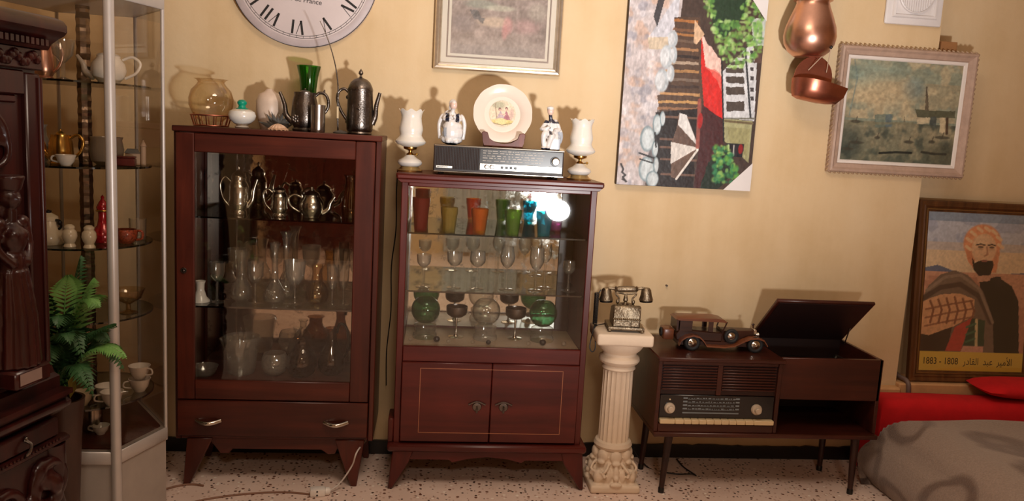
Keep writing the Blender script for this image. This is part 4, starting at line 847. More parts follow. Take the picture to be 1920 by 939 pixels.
obj('foot', lathe(NB(), [(0, 0), (.026, 0), (.027, .004), (.020, .008), (.006, .012), (0, .013)], 24), GREYPAD, t)
pts = spline([(-.008, 0, .010), (-.010, 0, .035), (-.012, 0, .10), (-.012, 0, .17), (-.022, 0, .24), (-.042, 0, .31), (-.066, 0, .370), (-.082, 0, .400)], 6)
obj('rod', tube(NB(), pts, [.0035 - .0022 * k / (len(pts) - 1) for k in range(len(pts))], 8), PEWTER, t)
obj('pale_sleeve', tube(NB(), [(-.0112, 0, .055), (-.012, 0, .098)], .0042, 8), IVORY, t)

# ------------------------------------------------------------------ glass show case in the corner
VC = thing('glass_showcase', 'six-sided glass show case with white metal posts and round glass shelves', 'show case', (-1.14, -.49, 0))
PV = [(-.96, -.72), (-.88, -.50), (-1.056, -.24), (-1.317, -.24), (-1.40, -.50), (-1.32, -.72)]
PL = [(x + 1.14, y + .49) for x, y in PV]
def inset(k): return [(x * k, y * k) for x, y in PL]
obj('base', prism(NB(), PL, 0, .252, 'XY'), ALUP, VC); obj('base_rail', prism(NB(), inset(1.03), .252, .295, 'XY', .003), ALU, VC); obj('top_rail', prism(NB(), inset(1.03), 1.69, 1.80, 'XY', .003), ALU, VC)
obj('case_floor', prism(NB(), inset(.93), .295, .300, 'XY'), W1H, VC)
for i, (x, y) in enumerate(PL):
    r = .0155 if i in (0, 5) else .006; obj('post', lathe(NB(), [(0, 0 if i in (0, 5) else .25), (r, 0 if i in (0, 5) else .25), (r, 1.70), (0, 1.70)], 20, (x, y, 0)), ALU, VC)
for i in range(6):
    (x0, y0), (x1, y1) = PL[i], PL[(i + 1) % 6]; d = Vector((x1 - x0, y1 - y0, 0)).normalized(); nrm = Vector((-d.y, d.x, 0)) * .002; a, b = Vector((x0, y0, 0)), Vector((x1, y1, 0))
    bm = NB(); addm(bm, [(p.x, p.y, z) for z in (.295, 1.69) for p in (a - nrm, b - nrm, b + nrm, a + nrm)], [(0, 1, 2, 3), (4, 7, 6, 5), (0, 4, 5, 1), (1, 5, 6, 2), (2, 6, 7, 3), (3, 7, 4, 0)]); obj('glass_panel', bm, PANEV, VC)
SHZ = [1.440, 1.181, .929, .693, .412]
for z in SHZ:
    o = obj('round_shelf', lathe(NB(), [(0, z), (.206, z), (.206, z + .006), (0, z + .006)], 56), SHELFG, VC); obj('shelf_edge', lathe(NB(), [(.206, z), (.2085, z), (.2085, z + .006), (.206, z + .006)], 56), SHELFE, o)
obj('centre_column', lathe(NB(), [(0, .3), (.022, .3)] + [(.022 + .0012 * math.sin(k * 1.7), .31 + k * .01) for k in range(138)] + [(.022, 1.69), (0, 1.69)], 8, (-.0, .03, 0)), plain('mottled_chrome', (120, 104, 90), 0.2, 1.0, 0.4, 60), VC, 0)
def vz(i): return SHZ[i] + .0063
t = pot('copper_ewer', 'polished copper ewer on the top shelf of the glass show case', -1.205, -.585, vz(0), .105, .030, COPPER, -1, True, True, 'tall', 0, .025, cat='ewer')
vessel('glass_goblet', [(.024, 0), (.006, .008), (.006, .05), (.028, .075), (.034, .12)], CLEAR, -1.125, -.64, vz(0), 'clear glass goblet beside the copper ewer', 'goblet', None)
pot('white_teapot', 'pale grey white teapot behind the metal post on the top show case shelf', -1.035, -.53, vz(0), .085, .052, WHITEC, -1, shape='round', lidh=.014)
vessel('grey_jug', [(.026, 0), (.04, .02), (.042, .05), (.030, .085), (.028, .11), (.032, .12)], plain('grey_ceramic', (150, 142, 136), 0.3), -1.255, -.54, vz(1), 'grey ceramic jug at the left of the second show case shelf', 'jug')
pot('brass_teapot', 'shiny brass teapot on the second show case shelf', -1.155, -.60, vz(1), .092, .036, BRASS, -1, True, True, 'tall', 0, .012)
def cup(x, y, z, label, mat=WHITEC, r=.028, h=.034, group='white tea cups in the show case', rz=0, loc=None):
    t = thing('tea_cup', label, 'cup', (x, y, z), rz, group)
    pr = [(r * .5, 0), (r * .55, .004), (r * .82, h * .4), (r * .95, h * .8), (r * 1.05, h)]
    obj('bowl', lathe(NB(), [(0, 0)] + pr + [(a - .002, b) for a, b in pr[::-1] if b > .003] + [(0, .005)], 28), mat, t)
    obj('handle', tube(NB(), spline([(-r * .9, 0, h * .85), (-r * 1.4, 0, h * .8), (-r * 1.45, 0, h * .45), (-r * .75, 0, h * .3)], 6), .0028, 8), mat, t); return t
cup(-1.115, -.66, vz(1), 'small white cup in front of the brass teapot')
vessel('frosted_jar', [(.03, 0), (.046, .012), (.052, .05), (.046, .08), (.05, .09)], glass('frosted_glass', (206, 196, 182), (150, 138, 124), .06, .5, .2, .35, (206, 190, 170)), -1.058, -.50, vz(1), 'wide frosted glass jar right of the small white cup', 'jar')
t = thing('maroon_box', 'flat maroon lacquer box at the right of the second show case shelf', 'box', (-.995, -.53, vz(1)), R(12)); obj('body', box(NB(), -.036, .036, -.026, .026, 0, .026, .003), MAROON, t); obj('lid', box(NB(), -.037, .037, -.027, .027, .0262, .032, .003), MAROON, t)
t = thing('toy_house', 'tiny pale house ornament standing behind the maroon box', 'ornament', (-.985, -.46, vz(1)), R(20)); obj('walls', box(NB(), -.028, .016, -.014, .014, 0, .04, .001), plain('ornament_beige', (172, 146, 124), .6), t); obj('roof', prism(NB(), [(-.031, .04), (.018, .04), (.008, .054), (-.022, .054)], -.017, .017), GREYLEAF, t); obj('tower', lathe(NB(), [(0, 0), (.009, 0), (.009, .062), (.011, .064), (0, .088)], 10, (.026, 0, 0)), MATS['ornament_beige'], t)
t = thing('lidded_canister', 'white ceramic pot with dark knob and clasp on the third show case shelf', 'canister', (-1.195, -.61, vz(2)))
obj('body', lathe(NB(), [(0, 0), (.040, 0), (.044, .01), (.044, .03), (.034, .06), (.028, .075), (0, .075)], 32), CREAMC, t); obj('lid', lathe(NB(), [(0, .0755), (.030, .0755), (.028, .088), (.012, .098), (.008, .100), (0, .100)], 28), CREAMC, t)
obj('knob', lathe(NB(), [(0, .0995), (.010, .0995), (.011, .106), (0, .110)], 14), BLACK, t); obj('clasp', ball(tube(NB(), spline([(.028, -.01, .078), (.040, -.012, .076), (.044, -.012, .06), (.036, -.01, .05)], 5), .004, 8), (.040, -.012, .07), .008), BLACK, t)
def shaker(x, y, label):
    t = thing('salt_shaker', label, 'shaker', (x, y, vz(2)), 0, 'cream shakers on the third shelf'); obj('body', lathe(NB(), [(0, 0), (.017, 0), (.018, .003), (.013, .012), (.018, .022), (.022, .034), (.020, .048), (.014, .056), (.015, .060), (0, .060)], 26), CREAMC, t); obj('cap', lathe(NB(), [(0, .0602), (.0155, .0602), (.015, .065), (.008, .071), (0, .072)], 22), CREAMC, t)
shaker(-1.112, -.655, 'cream salt shaker next to the white pot with the dark clasp'); shaker(-1.052, -.66, 'cream salt shaker nearest the white metal post')
t = thing('ruby_bottle', 'ornate ruby red bottle with a pointed gilt stopper behind the shakers', 'bottle', (-1.062, -.53, vz(2)))
obj('body', lathe(NB(), [(0, 0), (.030, 0), (.034, .01), (.034, .035), (.018, .055), (.013, .08), (.014, .10), (.018, .104), (0, .106)], 20), REDG, t); obj('collar', ring(NB(), .018, .003, (0, 0, .104), 20, 6), BRASS, t); obj('stopper', lathe(NB(), [(0, .106), (.017, .106), (.019, .115), (.012, .130), (.004, .142), (.006, .148), (0, .156)], 18), REDG, t)
t = vessel('mosaic_cup', [(.022, 0), (.034, .012), (.038, .034), (.034, .046)], MOSAIC, -.992, -.53, vz(2), 'amber mosaic glass cup right of the white metal post', 'cup'); obj('handle', tube(NB(), spline([(.034, 0, .042), (.052, 0, .040), (.052, 0, .018), (.034, 0, .012)], 6), .004, 8), MOSAIC, t)
vessel('plain_tumbler', [(.024, 0), (.026, .005), (.028, .07), (.0285, .072)], CLEAR, -.985, -.44, vz(2), 'plain clear tumbler behind the amber mosaic cup', 'tumbler')
vessel('amber_compote', [(.030, 0), (.008, .01), (.008, .03), (.040, .05), (.050, .075), (.052, .08)], AMBERG, -.99, -.52, vz(3), 'amber glass compote beside the fern on the fourth show case shelf', 'compote')
for x, y, l, m in ((-1.095, -.64, 'cream cup half hidden below the fern', CREAMC), (-1.045, -.57, 'white tea cup left of the metal post on the lowest shelf', WHITEC), (-1.005, -.63, 'white tea cup just right of the metal post on the lowest shelf', WHITEC), (-.968, -.49, 'white tea cup at the right rim of the lowest shelf', WHITEC)): cup(x, y, vz(4), l, m, .034, .045, rz=R(30))
cup(-.968, -.49, vz(4) + .0455, 'white tea cup stacked on another at the right rim of the lowest shelf', WHITEC, .034, .045, rz=R(160))
setp(obj('steel_canister', lathe(NB(), [(0, 0), (.030, 0), (.031, .003), (.031, .085), (.029, .09), (0, .09)], 28), STEEL, loc=(-1.10, -.55, .3003)), 'short steel canister on the floor of the show case', 'canister')
cup(-1.06, -.585, .3003, 'small white cup on the floor of the show case', WHITEC, .026, .03)
# ------------------------------------------------------------------ carved buffet in the left foreground
AZ = R(14)
BF = thing('carved_buffet', 'dark red carved wooden buffet with a carved lady, cut by the left edge', 'buffet', (-.925, -1.10, 0), -AZ)
# local x: outwards from the front, local y: along the front towards the ochre wall (0 = the visible end)
def bf(name, x0, x1, y0, y1, z0, z1, bev=.003, mat=W4, par=BF): return obj(name, box(NB(), x0, x1, y0, y1, z0, z1, bev), mat, par)
def moulding(name, prof, y0, y1): return obj(name, prism(NB(), prof, y0, y1, 'XZ'), W4, BF)
bf('lower_body', -.42, -.02, -1.0, -.015, .06, .49); 
moulding('ledge', [(-.42, .585), (-.005, .585), (0, .592), (0, .600), (-.012, .606), (-.012, .612), (.006, .620), (.006, .634), (-.42, .634)], -1.0, 0.0)
moulding('ledge_moulding', [(-.42, .565), (-.03, .565), (-.018, .575), (-.006, .585), (-.42, .585)], -1.0, -.006)
moulding('drawer_moulding', [(-.42, .488), (-.012, .488), (-.002, .496), (-.002, .503), (-.014, .510), (-.42, .510)], -1.0, -.006)
dr = bf('drawer', -.05, -.012, -.95, -.03, .512, .563, .006)
bm = NB()
for k in range(60): ball(bm, (-.004, -.04 - k * .012, .507), (.004, .005, .004), 6, 4)
obj('beading', bm, W4, BF)
bm = NB(); tube(bm, spline([(-.010, -.155, .545), (.004, -.150, .535), (.008, -.158, .522), (.004, -.166, .512), (-.004, -.158, .508)], 6), .004, 8); ball(bm, (-.008, -.152, .548), .006, 8, 6); obj('drawer_pull', bm, PEWTER, dr)
bm = NB()
for k in range(26):
    a = k * .42; ball(bm, (-.02 + random.uniform(0, .018), -.05 - .012 * k, .36 + .07 * math.sin(a) + random.uniform(-.02, .02)), (.018, .022, .028), 8, 6)
ring(bm, .055, .014, (-.014, -.075, .40), 24, 8, 'X'); ring(bm, .05, .014, (-.014, -.22, .38), 24, 8, 'X')
remeshed('carved_panel', bm, [W4], BF, .006, 2)
bm = NB(); lathe(bm, [(0, .06), (.03, .06), (.034, .10), (.022, .14), (.034, .20), (.036, .30), (.024, .36), (.034, .42), (.034, .488), (0, .488)], 20, (-.035, -.035, 0)); obj('corner_column', bm, W4, BF)
obj('foot', lathe(NB(), [(0, 0), (.035, 0), (.042, .03), (.03, .06), (0, .06)], 20, (-.045, -.05, 0)), W4, BF)
bf('upper_body', -.40, -.075, -1.0, -.0, .69, 1.50); moulding('upper_plinth', [(-.42, .634), (-.030, .634), (-.030, .664), (-.045, .672), (-.052, .69), (-.42, .69)], -1.0, -.002)
bf('corner_stile', -.085, -.060, -.052, .0, .69, 1.44, .005); bf('inner_stile', -.085, -.064, -.40, -.115, .69, .70, .002)
bm = NB(); lathe(bm, [(0, .70), (.008, .70), (.008, 1.43), (0, 1.43)], 14, (-.060, -.008, 0)); obj('stile_bead', bm, W4, BF)
bf('panel_rail', -.085, -.062, -1.0, -.052, 1.385, 1.445, .004); bf('panel_frame', -.085, -.066, -1.0, -.075, 1.365, 1.385, .004)
bm = NB()
for k in range(40):
    a = random.uniform(0, 6.28); rr = random.uniform(0, .05); ball(bm, (-.072, -.17 + rr * math.cos(a) * 1.4, 1.29 + rr * math.sin(a)), (.010, random.uniform(.008, .016), random.uniform(.008, .02)), 7, 5)
for sgn in (-1, 1): tube(bm, spline([(-.070, -.17, 1.36), (-.066, -.17 + sgn * .05, 1.31), (-.066, -.17 + sgn * .06, 1.24), (-.070, -.17 + sgn * .03, 1.21)], 6), .009, 8)
remeshed('carved_arch', bm, [W4], BF, .004, 2)
bm = NB(); box(bm, -.085, -.055, -1.0, 0, 1.448, 1.50, .003)
for k in range(30):
    y = -.02 - .012 * k; ball(bm, (-.052, y, 1.474 + .010 * math.sin(k * 1.3)), (.008, .010, .012), 7, 5)
obj('carved_frieze', bm, W4, BF)
moulding('cornice', [(-.42, 1.50), (-.050, 1.50), (-.040, 1.515), (-.020, 1.528), (-.004, 1.536), (.004, 1.545), (.004, 1.560), (-.006, 1.572), (-.03, 1.58), (-.42, 1.585)], -1.0, .015)
bm = NB()
for k in range(40): box(bm, -.040, -.020, -.02 - k * .016 - .010, -.02 - k * .016, 1.507, 1.522)
obj('dentils', bm, W4, BF)
# the carved lady: part of the buffet front
bm = NB(); cy = -.152; cx = -.030
ball(bm, (cx, cy, .76), (.045, .048, .05)); ball(bm, (cx, cy, .83), (.040, .044, .08)); ball(bm, (cx, cy, .91), (.034, .040, .07)); ball(bm, (cx, cy, .985), (.030, .036, .05)); ball(bm, (cx + .004, cy, 1.045), (.030, .034, .04))
for s_ in (-1, 1):
    ball(bm, (cx + .018, cy + s_ * .015, 1.055), (.016, .015, .016)); ball(bm, (cx, cy + s_ * .036, 1.082), (.017, .018, .018)); tube(bm, spline([(cx, cy + s_ * .042, 1.08), (cx + .004, cy + s_ * .050, 1.03), (cx + .022, cy + s_ * .026, .99)], 6), [.014 - .0004 * k for k in range(13)], 8)
    ball(bm, (cx + .022, cy + s_ * .022, .988), (.010, .011, .012))
tube(bm, [(cx, cy, 1.085), (cx + .002, cy, 1.115)], .014, 10); ball(bm, (cx + .004, cy, 1.142), (.023, .020, .028)); ball(bm, (cx + .026, cy, 1.140), (.006, .005, .007)); ball(bm, (cx - .006, cy, 1.148), (.026, .026, .030)); ball(bm, (cx - .016, cy, 1.11), (.016, .024, .03))
lathe(bm, [(0, 1.162), (.027, 1.162), (.031, 1.176), (.036, 1.192), (.034, 1.196), (0, 1.196)], 18, (cx - .002, cy, 0))
for k in range(9): a = R(-90 + 180 * k / 8); tube(bm, [(cx + .030 * math.cos(a), cy + .034 * math.sin(a), .97), (cx + .042 * math.cos(a + .06), cy + .046 * math.sin(a + .06), .86), (cx + .048 * math.cos(a), cy + .050 * math.sin(a), .735)], [.005, .008, .010], 7)
remeshed('carved_lady', bm, [W4], BF, .0035, 2)
obj('lady_plinth', box(NB(), -.08, .022, -.21, -.095, .69, .735, .006), W4, BF)
bf('inner_shelf_edge', -.06, -.036, -1.0, -.21, .69, .72, .004)
obj('paper_tag', box(NB(), .0225, .0235, -.20, -.13, .70, .728), plain('grey_paper', (130, 108, 100), .8), BF)

# ------------------------------------------------------------------ artificial fern
FN = thing('potted_fern', 'green artificial fern in a tall brown pot in front of the show case', 'fern', (-1.055, -.865, 0))
pr = [(.040, 0), (.046, .02), (.042, .20), (.052, .42), (.060, .50), (.062, .52)]
obj('pot', lathe(NB(), [(0, 0)] + pr + [(.054, .52), (.050, .48), (0, .47)], 28), POTM, FN)
def frond(p0, p1, sag, w, mat, seed, n=22, tip=None):
    rg = random.Random(seed); a, b = Vector(p0), Vector(p1); bm = NB(); up = Vector((0, 0, 1)); pts = []
    for k in range(n + 1): t = k / n; p = a.lerp(b, t) + up * (sag * 4 * t * (1 - t)); pts.append(p)
    tube(bm, pts, [.0025 - .0016 * k / n for k in range(n + 1)], 5)
    for k in range(2, n):
        t = k / n; T = (pts[k + 1] - pts[k - 1]).normalized(); S = T.cross(up); S = S.normalized() if S.length > .05 else Vector((1, 0, 0)); Nn = S.cross(T)
        l = w * (math.sin(math.pi * min(1, t * .9 + .12)) ** .7) * rg.uniform(.85, 1.1); hw = .0058
        for s_ in (-1, 1):
            d = (S * s_ + T * .55 - Nn * .22).normalized(); q = pts[k]; m_ = q + d * l * .55 + Nn * .004; e = q + d * l - Nn * .008; o_ = T * hw
            addm(bm, [q - o_ * .5, q + o_ * .5, m_ + o_, m_ - o_, e], [(0, 1, 2, 3), (3, 2, 4)])
    return obj('frond', bm, mat, FN, 0)
B0 = (0, 0, .52)
for i, (p1, sag, w, mat) in enumerate([((.125, -.03, .80), .13, .070, LEAF), ((.20, -.04, .655), .09, .062, LEAF), ((.06, -.07, .90), .08, .065, LEAF), ((-.02, -.10, .86), .10, .065, LEAFSHADE), ((.05, -.12, .76), .12, .06, LEAFSHADE), ((-.12, -.02, .90), .12, .06, LEAFSHADE),
        ((.10, -.09, .66), .14, .06, LEAFSHADE), ((-.10, -.10, .74), .12, .06, LEAFSHADE), ((.17, .02, .60), .12, .06, LEAFSHADE), ((.02, -.15, .64), .12, .06, LEAFSHADE), ((-.14, -.08, .62), .12, .06, LEAFSHADE), ((.05, .04, .94), .05, .06, LEAFSHADE),
        ((.13, -.10, .56), .10, .055, LEAFSHADE), ((-.04, -.14, .56), .10, .055, LEAFSHADE), ((.05, -.02, .80), .06, .06, LEAFSHADE), ((.18, -.06, .76), .06, .05, LEAFSHADE), ((-.05, -.05, .95), .05, .06, LEAF), ((-.08, -.08, .84), .10, .06, LEAFSHADE), ((.09, -.14, .72), .10, .055, LEAFSHADE), ((.15, -.03, .70), .10, .06, LEAFSHADE), ((.02, -.10, .70), .06, .06, LEAFSHADE), ((.10, .0, .88), .06, .06, LEAF)]):
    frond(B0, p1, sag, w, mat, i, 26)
bm = NB(); addm(bm, [(.05, -.06, .54), (.075, -.075, .575), (.07, -.07, .63), (.045, -.06, .59)], [(0, 1, 2, 3)]); obj('yellow_leaf', bm, YLEAF, FN, 0)

# ------------------------------------------------------------------ wall clock
CK = thing('wall_clock', 'large round pale clock with black Roman numerals, cut by the top edge', 'clock', (-.515, -.012, 1.926), 0, rot=(0, R(5.5), 0))
RC = .281
obj('face', lathe(NB(), [(0, -.012), (RC - .002, -.012), (RC, -.008), (RC, .010), (RC - .003, .014), (RC - .006, .015), (0, .015)], 96, axis='Y'), CLOCKF, CK)
obj('rim', lathe(NB(), [(RC - .028, .0152), (RC - .0275, .0162), (RC - .004, .0158), (RC - .003, .0150)], 96, axis='Y'), CLOCKRIM, CK)
obj('rim_line', lathe(NB(), [(RC - .0012, .0115), (RC + .0006, .0115), (RC + .0006, .0150), (RC - .0012, .0150)], 96, axis='Y'), INK, CK)
bm = NB()
for rr in (.246, .238): lathe(bm, [(rr, .0152), (rr + .0009, .0156), (rr + .0018, .0152)], 96, axis='Y')
for k in range(60):
    a = 2 * math.pi * k / 60; s_, c_ = math.sin(a), math.cos(a); r0, r1 = .238, .246
    addm(bm, [(r0 * s_ - .0006 * c_, -.0157, r0 * c_ + .0006 * s_), (r0 * s_ + .0006 * c_, -.0157, r0 * c_ - .0006 * s_), (r1 * s_ + .0006 * c_, -.0157, r1 * c_ - .0006 * s_), (r1 * s_ - .0006 * c_, -.0157, r1 * c_ + .0006 * s_)], [(0, 1, 2, 3)])
obj('minute_track', bm, INK, CK)
NUM = ['XII', 'I', 'II', 'III', 'IV', 'V', 'VI', 'VII', 'VIII', 'IX', 'X', 'XI']
def stroke(bm, x0, z0, x1, z1, w):
    d = Vector((x1 - x0, z1 - z0)).normalized(); nx, nz = -d.y * w / 2, d.x * w / 2
    addm(bm, [(x0 + nx, 0, z0 + nz), (x0 - nx, 0, z0 - nz), (x1 - nx, 0, z1 - nz), (x1 + nx, 0, z1 + nz)], [(0, 1, 2, 3)])
for k, s in enumerate(NUM):
    bm = NB(); wd = {'I': .020, 'V': .036, 'X': .036}; tot = sum(wd[c] for c in s); x = -tot / 2; h0, h1 = .182, .234
    for c in s:
        w = wd[c]; m = x + w / 2
        if c == 'I': stroke(bm, m, h0, m, h1, .0085)
        elif c == 'V': stroke(bm, m - .012, h1, m, h0, .0085); stroke(bm, m + .012, h1, m, h0, .0022)
        else: stroke(bm, m - .013, h1, m + .013, h0, .0085); stroke(bm, m + .013, h1, m - .013, h0, .0022)
        x += w
    # numerals stand with their feet to the centre below, as on printed dials
    xform(bm, Matrix.Translation((0, -.0158, 0)) @ Matrix.Rotation(2 * math.pi * k / 12, 4, 'Y')); obj('numeral', bm, INK, CK, 0)
text_mesh('dial_text', 'in de France', .026, INK, CK, (.016, -.0158, -.112))
for nm, l, a, w in (('hour_hand', .12, R(-60), .010), ('minute_hand', .19, R(40), .007)):
    bm = NB(); prism(bm, [(-w / 2, -.03), (w / 2, -.03), (w / 2, l * .7), (0, l), (-w / 2, l * .7)], -.020, -.018); xform(bm, Matrix.Rotation(a, 4, 'Y')); obj(nm, bm, INK, CK)
obj('hub', lathe(NB(), [(0, .0152), (.012, .0152), (.012, .022), (0, .023)], 20, axis='Y'), INK, CK)

# ------------------------------------------------------------------ framed pictures
def frame_bar(t, name, x0, x1, z0, z1, w, prof, mat, parent=None):
    """mitred frame: four bars; prof = list of (inset 0..w, depth towards room)"""
    for side in range(4):
        bm = NB(); vs = []; n = len(prof)
        for end in (0, 1):
            for (i, d) in prof:
                if side == 0: p = ((x0 + i) if end == 0 else (x1 - i), -d, z0 + i)
                elif side == 1: p = ((x0 + i) if end == 0 else (x1 - i), -d, z1 - i)
                elif side == 2: p = (x0 + i, -d, (z0 + i) if end == 0 else (z1 - i))
                else: p = (x1 - i, -d, (z0 + i) if end == 0 else (z1 - i))
                vs.append(p)
        addm(bm, vs, [(k, (k + 1) % n, n + (k + 1) % n, n + k) for k in range(n)] + [tuple(range(n))[::-1], tuple(range(n, 2 * n))])
        obj(name, bm, mat, parent or t, 25)
# pastel print
PR = thing('framed_print', 'faded pastel print in a silver-gilt frame above the plate', 'picture', (.236, -.002, 1.60))
X0, X1, H = -.249, .255, .66
frame_bar(PR, 'frame', X0, X1, -.002, H, .03, [(0, 0), (0, .018), (.005, .026), (.012, .028), (.018, .020), (.024, .022), (.028, .014), (.028, 0)], SILVERGOLD)
obj('mount', box(NB(), X0 + .026, X1 - .026, -.012, -.002, .026, H - .026), MATB, PR)
frame_bar(PR, 'mount_line', X0 + .048, X1 - .048, .046, H - .046, .006, [(0, .0121), (.001, .0132), (.005, .0132), (.006, .0121)], plain('silver_line', (150, 136, 132), .4, .5))
P = Paint(110, 150, (176, 160, 158))
n1 = P.noise(9, 12, 4)[..., None]; n2 = P.noise(24, 30, 5)[..., None]; P.c = P.c * (.78 + .3 * n1) * (.85 + .3 * n2)
P.ell(.45, .24, .17, .035, (214, 192, 176), .8, .6); P.ell(.5, .05, .8, .07, (180, 168, 166), .5, .8); P.ell(.59, .22, .05, .06, (216, 160, 164), .7, .6); P.ell(.56, .17, .03, .05, (206, 150, 152), .6, .6); P.ell(.78, .22, .14, .05, (206, 164, 168), .5, .8); P.poly([(.18, .32), (.27, .32), (.35, .26), (.34, .24), (.24, .25)], (112, 112, 118), .8, .05); P.ell(.26, .29, .035, .02, (90, 88, 92), .6, .5); P.ell(.30, .36, .16, .03, (160, 166, 158), .7, .6); P.ell(.50, .34, .16, .02, (206, 204, 190), .7, .6); P.ell(.9, .33, .10, .06, (196, 186, 178), .6, .7); P.line([(.88, .34), (.885, .24)], .008, (150, 140, 138), .6); P.line([(.66, .38), (.67, .28)], .008, (160, 148, 146), .6); P.ell(.12, .22, .12, .06, (150, 140, 144), .6, .7)
for k in range(26): P.line([(random.random(), random.uniform(.05, .9)), (random.random(), random.uniform(.05, .9))][:1] * 1 + [(random.random(), random.uniform(.05, .9))], .004, (196, 184, 176), .12)
P.ell(.55, .9, .5, .2, (190, 180, 176), .6, .8); P.grain(.12, 50, 60)
P.mesh('print_sheet', X0 + .064, X1 - .064, -.0125, .062, H - .062, PRINTED, PR)
obj('cover_glass', box(NB(), X0 + .027, X1 - .027, -.0155, -.0145, .027, H - .027), glass('picture_glass', (252, 252, 250), (230, 230, 226), .04, .6, .03), PR)

# cafe street canvas hung on its side
CV = thing('canvas_painting', 'unframed cafe street painting hung sideways with white corner guards', 'painting', (1.0335, -.001, 1.18))
CW, CHh = .567, .79
obj('canvas_block', box(NB(), -CW / 2, CW / 2, -.030, 0, 0, CHh, .002), plain('canvas_edge', (60, 44, 36), .7), CV)
def q(X, Y):
    """point of the sketch grid to picture fraction"""
    v = (875 - Y) / 939.0; xl = 35 + (875 - Y) * .105; xr = 672 + (910 - Y) * .104; u = (X - xl) / (xr - xl); v = (875 + 35 * u - Y) / 939.0 * .975; return (u, v)
def Q(*p): return [q(a, b) for a, b in p]
P = Paint(240, 334, (70, 56, 50))
P.poly(Q((20, 900), (60, -80), (380, -80), (350, 130), (240, 500), (160, 880)), (186, 176, 176)); 
w = P.noise(7, 20, 11); w2_ = P.noise(30, 8, 12); m = (P.u < .42)
for col, lo, sd in (((206, 196, 196), .55, 21), ((196, 160, 138), .6, 22), ((140, 140, 152), .62, 23), ((224, 218, 220), .66, 24)):
    P.put(np.clip((P.noise(10, 14, sd) - lo + .06) * 9, 0, 1) * (P.u < .36 - .12 * (1 - P.v)), col, .6)
P.poly(Q((215, 150), (360, -60), (350, 60), (300, 160)), (196, 196, 204)); P.poly(Q((235, 60), (270, -60), (300, -60), (250, 110)), (50, 48, 52), .9); P.poly(Q((205, 160), (300, 155), (300, 215), (210, 215)), (198, 182, 160)); P.poly(Q((300, 135), (350, 140), (345, 205), (300, 205)), (180, 188, 196))
P.poly(Q((330, 60), (450, 60), (460, 520), (250, 520), (240, 440), (300, 420), (330, 200)), (84, 64, 52), 1, .01)
for y, c in ((70, (170, 110, 60)), (110, (120, 84, 60)), (135, (176, 120, 70)), (165, (110, 90, 76)), (205, (176, 130, 90)), (240, (44, 34, 32)), (270, (180, 160, 140)), (310, (176, 132, 84)), (350, (120, 104, 92)), (385, (60, 46, 42)), (420, (196, 150, 100)), (460, (206, 160, 100)), (490, (150, 110, 80))): P.poly(Q((335 - (y - 60) * .22, y), (440, y + 6), (440, y + 20), (330 - (y - 60) * .22, y + 12)), c, .85, .012, y)
for x, y, rx, ry in ((290, 250, 30, 55), (265, 365, 32, 55), (325, 240, 14, 40), (308, 330, 16, 40), (322, 165, 22, 40)): u_, v_ = q(x, y); P.ell(u_, v_, rx / 640, ry / 939, (176, 184, 190), 1, .2, .1); P.ell(u_ - .012, v_, rx / 900, ry / 1250, (204, 208, 212), 1, .3, .1)
P.poly(Q((230, 520), (430, 500), (400, 900), (225, 900)), (34, 26, 26))
for y in (540, 650, 690, 750, 825): P.line(Q((250, y), (430, y + 8)), .008, (128, 96, 80), .8)
for x, y, rx, ry in ((188, 650, 34, 62), (235, 580, 20, 50), (262, 550, 12, 36), (178, 800, 36, 60), (205, 850, 30, 40), (222, 700, 14, 40), (225, 780, 12, 40)): u_, v_ = q(x, y); P.ell(u_, v_, rx / 640, ry / 939, (120, 140, 148), 1, .15, .1); P.ell(u_ + .004, v_, rx / 760, ry / 1100, (196, 206, 210), 1, .3, .1)
P.line(Q((148, 720), (215, 745)), .006, (30, 30, 34)); P.line(Q((150, 750), (210, 770)), .005, (30, 30, 34)); P.line(Q((225, 620), (228, 690)), .006, (30, 30, 34))
P.poly(Q((340, 525), (378, 535), (432, 695), (320, 850), (295, 840), (300, 680), (330, 590)), (110, 86, 74)); P.poly(Q((345, 522), (376, 532), (430, 690), (335, 580)), (216, 214, 212)); P.poly(Q((300, 665), (430, 694), (295, 775)), (212, 206, 200)); P.poly(Q((335, 582), (432, 694), (310, 665)), (96, 74, 64)); P.poly(Q((430, 698), (320, 850), (310, 845), (300, 780)), (100, 78, 66)); P.line(Q((320, 850), (432, 696)), .008, (220, 214, 206)); P.line(Q((425, 696), (436, 700)), .012, (240, 236, 226))
P.poly(Q((455, 150), (545, 270), (548, 550), (460, 495), (450, 300)), (206, 42, 38)); P.poly(Q((455, 140), (545, 265), (548, 345), (470, 290)), (226, 190, 178), 1, .03); P.poly(Q((470, 290), (545, 340), (548, 420), (500, 330)), (222, 120, 108), .7, .05); P.poly(Q((425, 70), (470, 140), (430, 190), (418, 180)), (206, 172, 140))
P.poly(Q((450, 480), (550, 555), (550, 690), (480, 760), (430, 900), (400, 900), (430, 700)), (70, 34, 36), 1, .01); P.line(Q((440, 460), (425, 690)), .014, (150, 80, 70), .9); P.ell(*q(440, 560), .02, .04, (170, 40, 40), .9)
P.poly(Q((548, 320), (690, 180), (720, 180), (700, 560), (552, 545)), (206, 208, 212))
P.line(Q((548, 250), (552, 660)), .006, (40, 40, 42)); P.line(Q((660, 200), (682, 545)), .007, (50, 52, 56)); P.line(Q((560, 548), (700, 548)), .006, (120, 120, 110))
for y in (240, 275, 312, 357, 412, 488): h = 8 + (y - 230) * .06; P.poly(Q((565 + (20 if y < 300 else 0), y - h), (650 - (y - 490) * .05 * 0, y - h), (655, y + h), (568 + (20 if y < 300 else 0), y + h)), (72, 62, 56), .95, .012, y)
